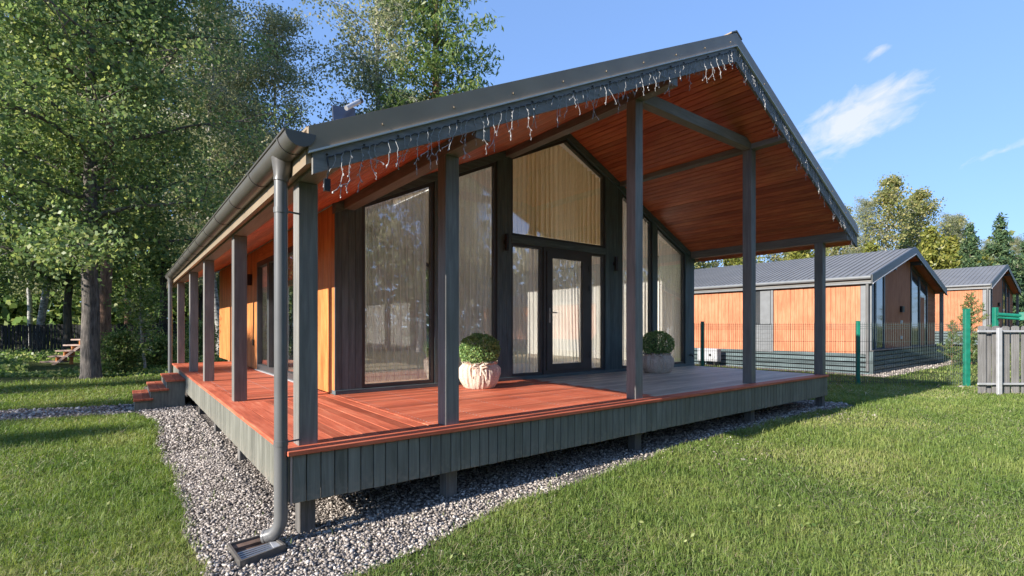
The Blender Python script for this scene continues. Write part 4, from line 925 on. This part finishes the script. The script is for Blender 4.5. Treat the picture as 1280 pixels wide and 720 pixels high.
# ------------------------------------------------------------------ trees
def deciduous(seed, Ht, r0, fb, Rc, nlimb, nleaf, lsize, wr=.62, up=.5, trunk_wig=.15, spread=.32, ntwig=7, prof=None, droop=.0, lean=0):
    r = random.Random(seed); rng = np.random.default_rng(seed); tb = MB()
    prof = prof or (lambda t: math.sin(math.pi * min(1, .12 + .88 * t)) ** .6)
    n = 14; tp = []; px = py = 0
    for i in range(n + 1):
        t = i / n; tp.append(Vector((px + lean * t * Ht, py, t * Ht))); px += r.gauss(0, trunk_wig * .35); py += r.gauss(0, trunk_wig * .35)
    flare = [r0 * (1.35 if i == 0 else 1) * (1 - i / n) ** .8 + .015 for i in range(n + 1)]
    base = [tp[0] + Vector((0, 0, -.15)), tp[0] + Vector((0, 0, .12))] + tp[1:]
    tb.tube(base, [r0 * 1.55, r0 * 1.15] + flare[1:], 12)
    def tpos(t): f_ = t * n; i = min(n - 1, int(f_)); return tp[i].lerp(tp[i + 1], f_ - i)
    cl = []; wgt = []
    for k in range(nlimb):
        t = fb + (1 - fb) * ((k + r.random()) / nlimb) ** .9; t = min(t, .985); az = k * 2.39996 + r.gauss(0, .4); c = (t - fb) / (1 - fb)
        L = Rc * prof(c) * r.uniform(.7, 1.1); p = tpos(t); el = up * (.25 + 1.1 * c) + r.gauss(0, .15); d = Vector((math.cos(az) * math.cos(el), math.sin(az) * math.cos(el), math.sin(el))); pts = [p.copy()]; ns = 6
        for s in range(ns):
            d = (d + Vector((r.gauss(0, .16), r.gauss(0, .16), r.gauss(.02, .12) - droop * .25))).normalized(); p = p + d * L / ns; pts.append(p.copy())
        rb = max(.012, r0 * .42 * (1 - c * .75)); tb.tube(pts, [rb * (1 - .8 * s / ns) for s in range(ns + 1)], 6, False)
        for s in range(2, ns + 1):
            for q in range(max(1, round(ntwig * .45))):
                a2 = r.uniform(0, 6.28); e = Vector((math.cos(a2), math.sin(a2), r.gauss(.1, .5) - droop)).normalized(); tl = L * r.uniform(.12, .34) + .12; b0 = pts[s].lerp(pts[s - 1], r.random()); b1 = b0 + e * tl * .55; b2 = b1 + (e + Vector((r.gauss(0, .3), r.gauss(0, .3), r.gauss(0, .3) - droop))).normalized() * tl * .5
                tb.tube([b0, b1, b2], [rb * .28 + .003, .007, .004], 4, False); cl += [b1, b2, b2]
        cl.append(pts[-1])
    for _ in range(8): cl.append(tpos(r.uniform(.9, 1)) + Vector((r.gauss(0, .3), r.gauss(0, .3), r.gauss(0, .3))))
    C = np.array([tuple(c) for c in cl]); w_ = rng.random(len(C)) ** 2.6 + .06; idx = rng.choice(len(C), nleaf, p=w_ / w_.sum())
    P = C[idx] + rng.normal(size=(nleaf, 3)) * spread * np.array([1, 1, .75]); P[:, 2] -= droop * rng.random(nleaf) * spread * 2
    V, F = leafquads(P, lsize, wr, droop=droop, flat=.0)
    return tb, V, F
def conifer(seed, Ht, r0, fb, Rc, step, nper, nleaf_b, lsize, wr=.28, dr=.25, power=.85, spread=.10):
    r = random.Random(seed); rng = np.random.default_rng(seed); tb = MB(); tb.tube([(0, 0, -.15), (0, 0, Ht * .5), (0, 0, Ht)], [r0 * 1.2, r0 * .6, .012], 8); P = []
    z = fb * Ht
    while z < Ht * .985:
        t = z / Ht; L0 = Rc * ((1 - t) / (1 - fb)) ** power + .05
        for k in range(nper):
            az = r.uniform(0, 6.28); L = L0 * r.uniform(.55, 1.12); p = Vector((0, 0, z + r.uniform(-.5, .5) * step)); d = Vector((math.cos(az), math.sin(az), .10 - dr + .5 * t)).normalized(); pts = [p.copy()]
            for s in range(4): d = (d + Vector((r.gauss(0, .07), r.gauss(0, .07), (.10 if s > 1 else -.06)))).normalized(); p = p + d * L / 4; pts.append(p.copy())
            tb.tube(pts, [.012 + .012 * L, .012, .009, .006, .003], 3, False)
            m_ = max(4, int(nleaf_b * L)); f_ = rng.random(m_) ** .7 * 4; i0 = np.minimum(3, f_.astype(int)); A = np.array([tuple(q) for q in pts]); fr = (f_ - i0)[:, None]; B = A[i0] * (1 - fr) + A[i0 + 1] * fr
            sd = np.array([-math.sin(az), math.cos(az), 0]); B = B + sd * (rng.normal(size=(m_, 1)) * .16 * L * (1.1 - f_[:, None] / 4)) + rng.normal(size=(m_, 3)) * spread; B[:, 2] -= rng.random(m_) * spread * 1.2; P.append(B)
        z += step * r.uniform(.8, 1.2)
    P = np.concatenate(P); V, F = leafquads(P, lsize, wr, droop=.7); return tb, V, F
def make_tree(name, gen, bmat, lmat):
    tb, V, F = gen; root = bpy.data.objects.new(name, None); COL.objects.link(root)
    tr = ob('trunk', tb.mesh(bmat, True, False), root); cr = ob('crown', np_mesh(V, F, lmat), root)
    return root
PROTO = {}
def plant(key, name, x, y, rz, s, label, cat='tree', group=None, sz=None):
    p = PROTO[key]
    if not p[1]: o = p[0]; p[1] = True
    else:
        o = p[0].copy(); COL.objects.link(o); o.name = name
        for ch in p[2]: c = ch.copy(); COL.objects.link(c); c.parent = o
    o.name = name; o.location = (x, y, gz(x)); o.rotation_euler = (0, 0, rz); o.scale = (s, s, sz or s)
    for k in ('label', 'category', 'group'):
        if k in o: del o[k]
    return tag(o, label, cat, group)
def proto(key, gen, bm_, lm_):
    r_ = make_tree(key, gen, M[bm_], M[lm_]); PROTO[key] = [r_, False, [o for o in bpy.data.objects if o.parent is r_]]
proto('oak', deciduous(21, 14.5, .225, .24, 4.9, 46, 92000, .112, .72, .42, .05, .34, 8, lambda t: (.72 + .28 * math.sin(math.pi * min(1, t * 1.3))) * (1 - max(0, t - .6) * 1.6)), 'oakbark', 'oakleaf')
proto('birch', deciduous(5, 20, .16, .22, 3.0, 46, 30000, .12, .75, .75, .22, .30, 6, lambda t: .55 + .45 * math.sin(math.pi * t), .55), 'birchbark', 'birchleaf')
proto('larch', conifer(9, 18, .20, .12, 3.5, .30, 5, 66, .19, .30, .30, .75, .13), 'pinebark', 'larchleaf')
proto('forest', deciduous(33, 17, .17, .20, 3.2, 44, 24000, .17, .7, .5, .25, .42, 6), 'twig', 'oakleaf')
proto('pine', deciduous(40, 20, .20, .60, 2.6, 30, 15000, .20, .35, .5, .12, .35, 6), 'pinebark', 'spruceleaf')
proto('aspen', deciduous(61, 15, .15, .38, 2.3, 34, 7000, .20, .75, .85, .3, .34, 5, None, .15), 'birchbark', 'fallleaf')
proto('spruce', conifer(70, 12, .18, .05, 2.9, .30, 7, 46, .34, .34, .35, .9, .13), 'twig', 'spruceleaf')
proto('thuja', conifer(77, 8, .14, .02, 3.0, .26, 6, 40, .32, .40, .15, .75, .16), 'twig', 'goldleaf')
proto('sapling', conifer(81, 2.9, .03, .06, .95, .20, 5, 70, .16, .16, -.35, .7, .03), 'pinebark', 'pineleaf')
proto('youngtree', deciduous(90, 3.4, .035, .25, .9, 18, 2600, .10, .7, .6, .10, .16, 4), 'birchbark', 'bushleaf')
proto('bush', deciduous(97, 1.35, .03, .05, .95, 26, 4200, .095, .7, .8, .05, .16, 5), 'twig', 'bushleaf')
# left: the big oak and what stands round it
plant('oak', 'oak_tree', *at(114, 15.0), 2.2, 1.0, 'large spreading oak with a thick grey trunk at the edge of the left lawn')
plant('pine', 'pine_tree', *at(134, 19.6), .3, 1.0, 'tall pine with a bare reddish trunk just behind the big oak')
plant('birch', 'birch_tree', *at(338, 25), .4, .84, 'tall pale birch above the left roof edge, nearest the oak')
plant('birch', 'birch_tree', *at(470, 27), 2.5, 1.2, 'taller birch above the roof, touching the larch')
plant('larch', 'larch_tree', *at(545, 27), 1.1, 1.6, 'light green larch with drooping branches rising over the roof')
plant('birch', 'birch_tree', *at(275, 24), 4.0, .95, 'birch with a white trunk close to the left gutter')
plant('youngtree', 'young_birch', *at(181, 16.6), 0, .95, 'thin pale stemmed young tree near the far downpipe', 'tree')
FG = 'forest trees behind the dark fence'
spots = [(-30, 22), (47, 28), (82, 25.5), (160, 31), (205, 28), (245, 33), (290, 29), (303, 34), (-5, 33), (110, 36), (180, 40), (40, 42), (255, 45), (330, 44), (130, 47), (-60, 30), (470, 42), (500, 38)]
for i, (u, d) in enumerate(spots):
    key = ('forest', 'birch', 'forest', 'pine', 'forest')[i % 5]; nm = {'forest': 'forest_tree', 'birch': 'birch_tree', 'pine': 'pine_tree'}[key]
    lb = {'forest': 'leafy forest tree among the many behind the dark board fence', 'birch': 'pale stemmed birch among the trees behind the dark board fence', 'pine': 'bare stemmed pine among the trees behind the dark board fence'}[key]
    plant(key, nm, *at(u, d), i * 1.7, .9 + .25 * ((i * 37) % 10) / 10, lb, 'tree', FG + ' ' + nm.replace('_', ' '))
for i, (u, d, s, lb) in enumerate(((148, 16.3, .78, 'bright leafy bush right of the oak trunk'), (166, 17.3, .6, 'loose bush between the oak and the thin young tree'), (200, 17.8, .7, 'low leafy bush left of the far downpipe'), 
                               (250, 22, 1.0, 'bush beyond the end of the veranda'))):
    plant('bush', 'bush', *at(u, d), i * 2.1, s, lb, 'bush', 'bushes at the forest edge')
# undergrowth under the trees
def undergrowth():
    n = 26000; u = nrng.uniform(-60, 330, n); d = 15.3 + 14 * nrng.random(n) ** 1.3; a = (u - 640) / 628.1
    x = CAM.x + a * d * math.cos(YAW) + d * math.sin(YAW); y = CAM.y - a * d * math.sin(YAW) + d * math.cos(YAW)
    cl = .5 + .5 * np.sin(1.9 * x + 2.3 * np.sin(y * 1.1)) * np.sin(1.4 * y + x); h = np.clip((d - 15) / 3, .15, 1) * (.08 + .42 * cl)
    k = (nrng.random(n) < .35 + .65 * cl) & ((x < -.2) | (y > 14)) & (y > 15.0) & ~((u > 35) & (u < 112) & (d > 16.5) & (d < 21.5)); x, y, h = x[k], y[k], h[k]
    P = np.stack([x, y, -.68 + h * nrng.random(len(x))], 1); V, F = leafquads(P, .13, .7); tag(ob('undergrowth', np_mesh(V, F, M['bushleaf'])), kind='stuff')
undergrowth()
def far_wood(name, n, pts, hgt, size, mat, base=-.6, depth=5):
    t = nrng.random(n) * (len(pts) - 1); i = np.minimum(len(pts) - 2, t.astype(int)); fr = (t - i)[:, None]; A = np.array(pts, float)
    P = A[i] * (1 - fr) + A[i + 1] * fr; P = P + nrng.normal(size=(n, 2)) * depth * .5
    top_ = hgt * (.72 + .28 * np.sin(P[:, 0] * .55 + 1.7 * np.sin(P[:, 1] * .31)) * np.sin(P[:, 1] * .47 + P[:, 0] * .13)); z = base + top_ * nrng.random(n) ** .8
    V, F = leafquads(np.stack([P[:, 0], P[:, 1], z], 1), size, .8); tag(ob(name, np_mesh(V, F, M[mat])), kind='stuff')
far_wood('distant_wood', 30000, [at(-120, 46), at(60, 48), at(260, 50), at(520, 56)], 12, .62, 'oakleaf')
far_wood('distant_wood', 26000, [at(840, 66), at(1000, 66), at(1150, 64), at(1330, 60), at(1500, 52)], 12.5, .62, 'fallleaf', 0)
far_wood('distant_wood', 22000, [(-30, -26), (-5, -30), (18, -34), (45, -32), (70, -20)], 13, .75, 'birchleaf')
# right: trees beyond the cottages
for i, (key, nm, u, d, s, lb) in enumerate((
    ('birch', 'birch_tree', 1078, 47, .62, 'yellowing tree just right of the gable end'), ('aspen', 'aspen_tree', 1104, 46, .93, 'tallest yellowing tree with twin white stems above the orange cottage'),
    ('aspen', 'aspen_tree', 1150, 48, .90, 'tree with reddish brown upper leaves right of the tallest yellowing tree'), ('birch', 'birch_tree', 1183, 52, .60, 'thin leaved tree behind the yellow green conifer'),
    ('thuja', 'yellow_conifer', 1163, 36, 1.02, 'broad yellow green conifer over the ridge of the orange cottage'), ('spruce', 'spruce_tree', 1213, 44, .83, 'slim dark spruce left of the broad spruce above the far cottage'),
    ('spruce', 'spruce_tree', 1251, 40, .82, 'broad pointed spruce above the far cottage'), ('spruce', 'spruce_tree', 1288, 44, .80, 'spruce cut by the right picture edge'), ('thuja', 'yellow_conifer', 1120, 40, .72, 'yellow green conifer beside the birch stems'),
    ('aspen', 'aspen_tree', 880, 44, .74, 'yellowing treetop over the left end of the neighbouring roof'), ('thuja', 'yellow_conifer', 925, 42, 1.12, 'yellow green treetop between the two right deck posts, left one'), ('aspen', 'aspen_tree', 965, 46, .76, 'yellowing treetop between the two right deck posts'),
    ('thuja', 'yellow_conifer', 1000, 44, 1.15, 'yellow green treetop left of the last deck post'), ('thuja', 'yellow_conifer', 1088, 44, 1.05, 'yellow green conifer just right of the gable end'), ('aspen', 'aspen_tree', 1132, 53, .92, 'yellowing tree between the two tallest ones'), ('thuja', 'yellow_conifer', 1190, 46, 1.15, 'yellow green conifer over the far cottage roof, left end'), ('aspen', 'aspen_tree', 1062, 55, .90, 'yellowing tree close to the gable end'), ('aspen', 'aspen_tree', 1196, 54, .80, 'yellowing tree left of the slim dark spruce'), ('thuja', 'yellow_conifer', 1228, 48, 1.0, 'low yellow green conifer right of the slim dark spruce'), ('aspen', 'aspen_tree', 1050, 50, .84, 'yellowing tree right of the last deck post'), ('thuja', 'yellow_conifer', 1232, 52, .95, 'yellow green conifer between the two spruces'), ('spruce', 'spruce_tree', 1130, 52, .9, 'dark spruce behind the white stemmed trees'),
    ('birch', 'birch_tree', 1200, 54, .52, 'thin grey green tree left of the slim dark spruce'), ('birch', 'birch_tree', 1232, 56, .50, 'grey green treetop in the gap between the two spruces'), ('birch', 'birch_tree', 1272, 50, .47, 'pale green tree between the broad spruce and the picture edge'))):
    plant(key, nm, *at(u, d), i * 1.9, s, lb, 'tree', 'trees beyond the cottages')
plant('sapling', 'young_pine', *at(1214, 20.2), .5, 1.0, 'young pine between the wire fence and the far cottage', 'tree')
plant('sapling', 'young_pine', *at(1190, 19.5), 2.5, .62, 'lower bushy pine left of the young pine', 'tree')
# trees beside and behind the photographer: they shade the left lawn and stand in the window reflections
for i, (x, y, s) in enumerate(((-14.5, 5.6, .36), (-15.5, 8.2, .50), (-14, 12.6, .42), (-19, 31, 1.1), (-12, 34, 1.0), (-18, 17.5, .8), (-16, 22, .9))):
    plant('forest', 'garden_tree', x, y, i * 2.3, s, 'garden tree out of view left of the lawn, seen by its shade', 'tree', 'trees shading the left lawn')
for i, (key, x, y, s) in enumerate((('birch', 6, -17, .75), ('forest', 9.5, -20, .8), ('birch', 13, -18, .85), ('forest', 16.5, -21, .85), ('birch', 19.5, -24, .9), ('forest', 3.5, -22, .8), ('aspen', 34, -22, 1.0), ('forest', 38, -17, .9), ('birch', 24, -30, 1.0))):
    plant(key, 'reflected_tree', x, y, i * 1.3, s, 'tree across the lawn, seen as a reflection in the gable windows', 'tree', 'trees mirrored in the windows')
for k, p in list(PROTO.items()):
    if not p[1]:
        for c in p[2]: bpy.data.objects.remove(c)
        bpy.data.objects.remove(p[0])
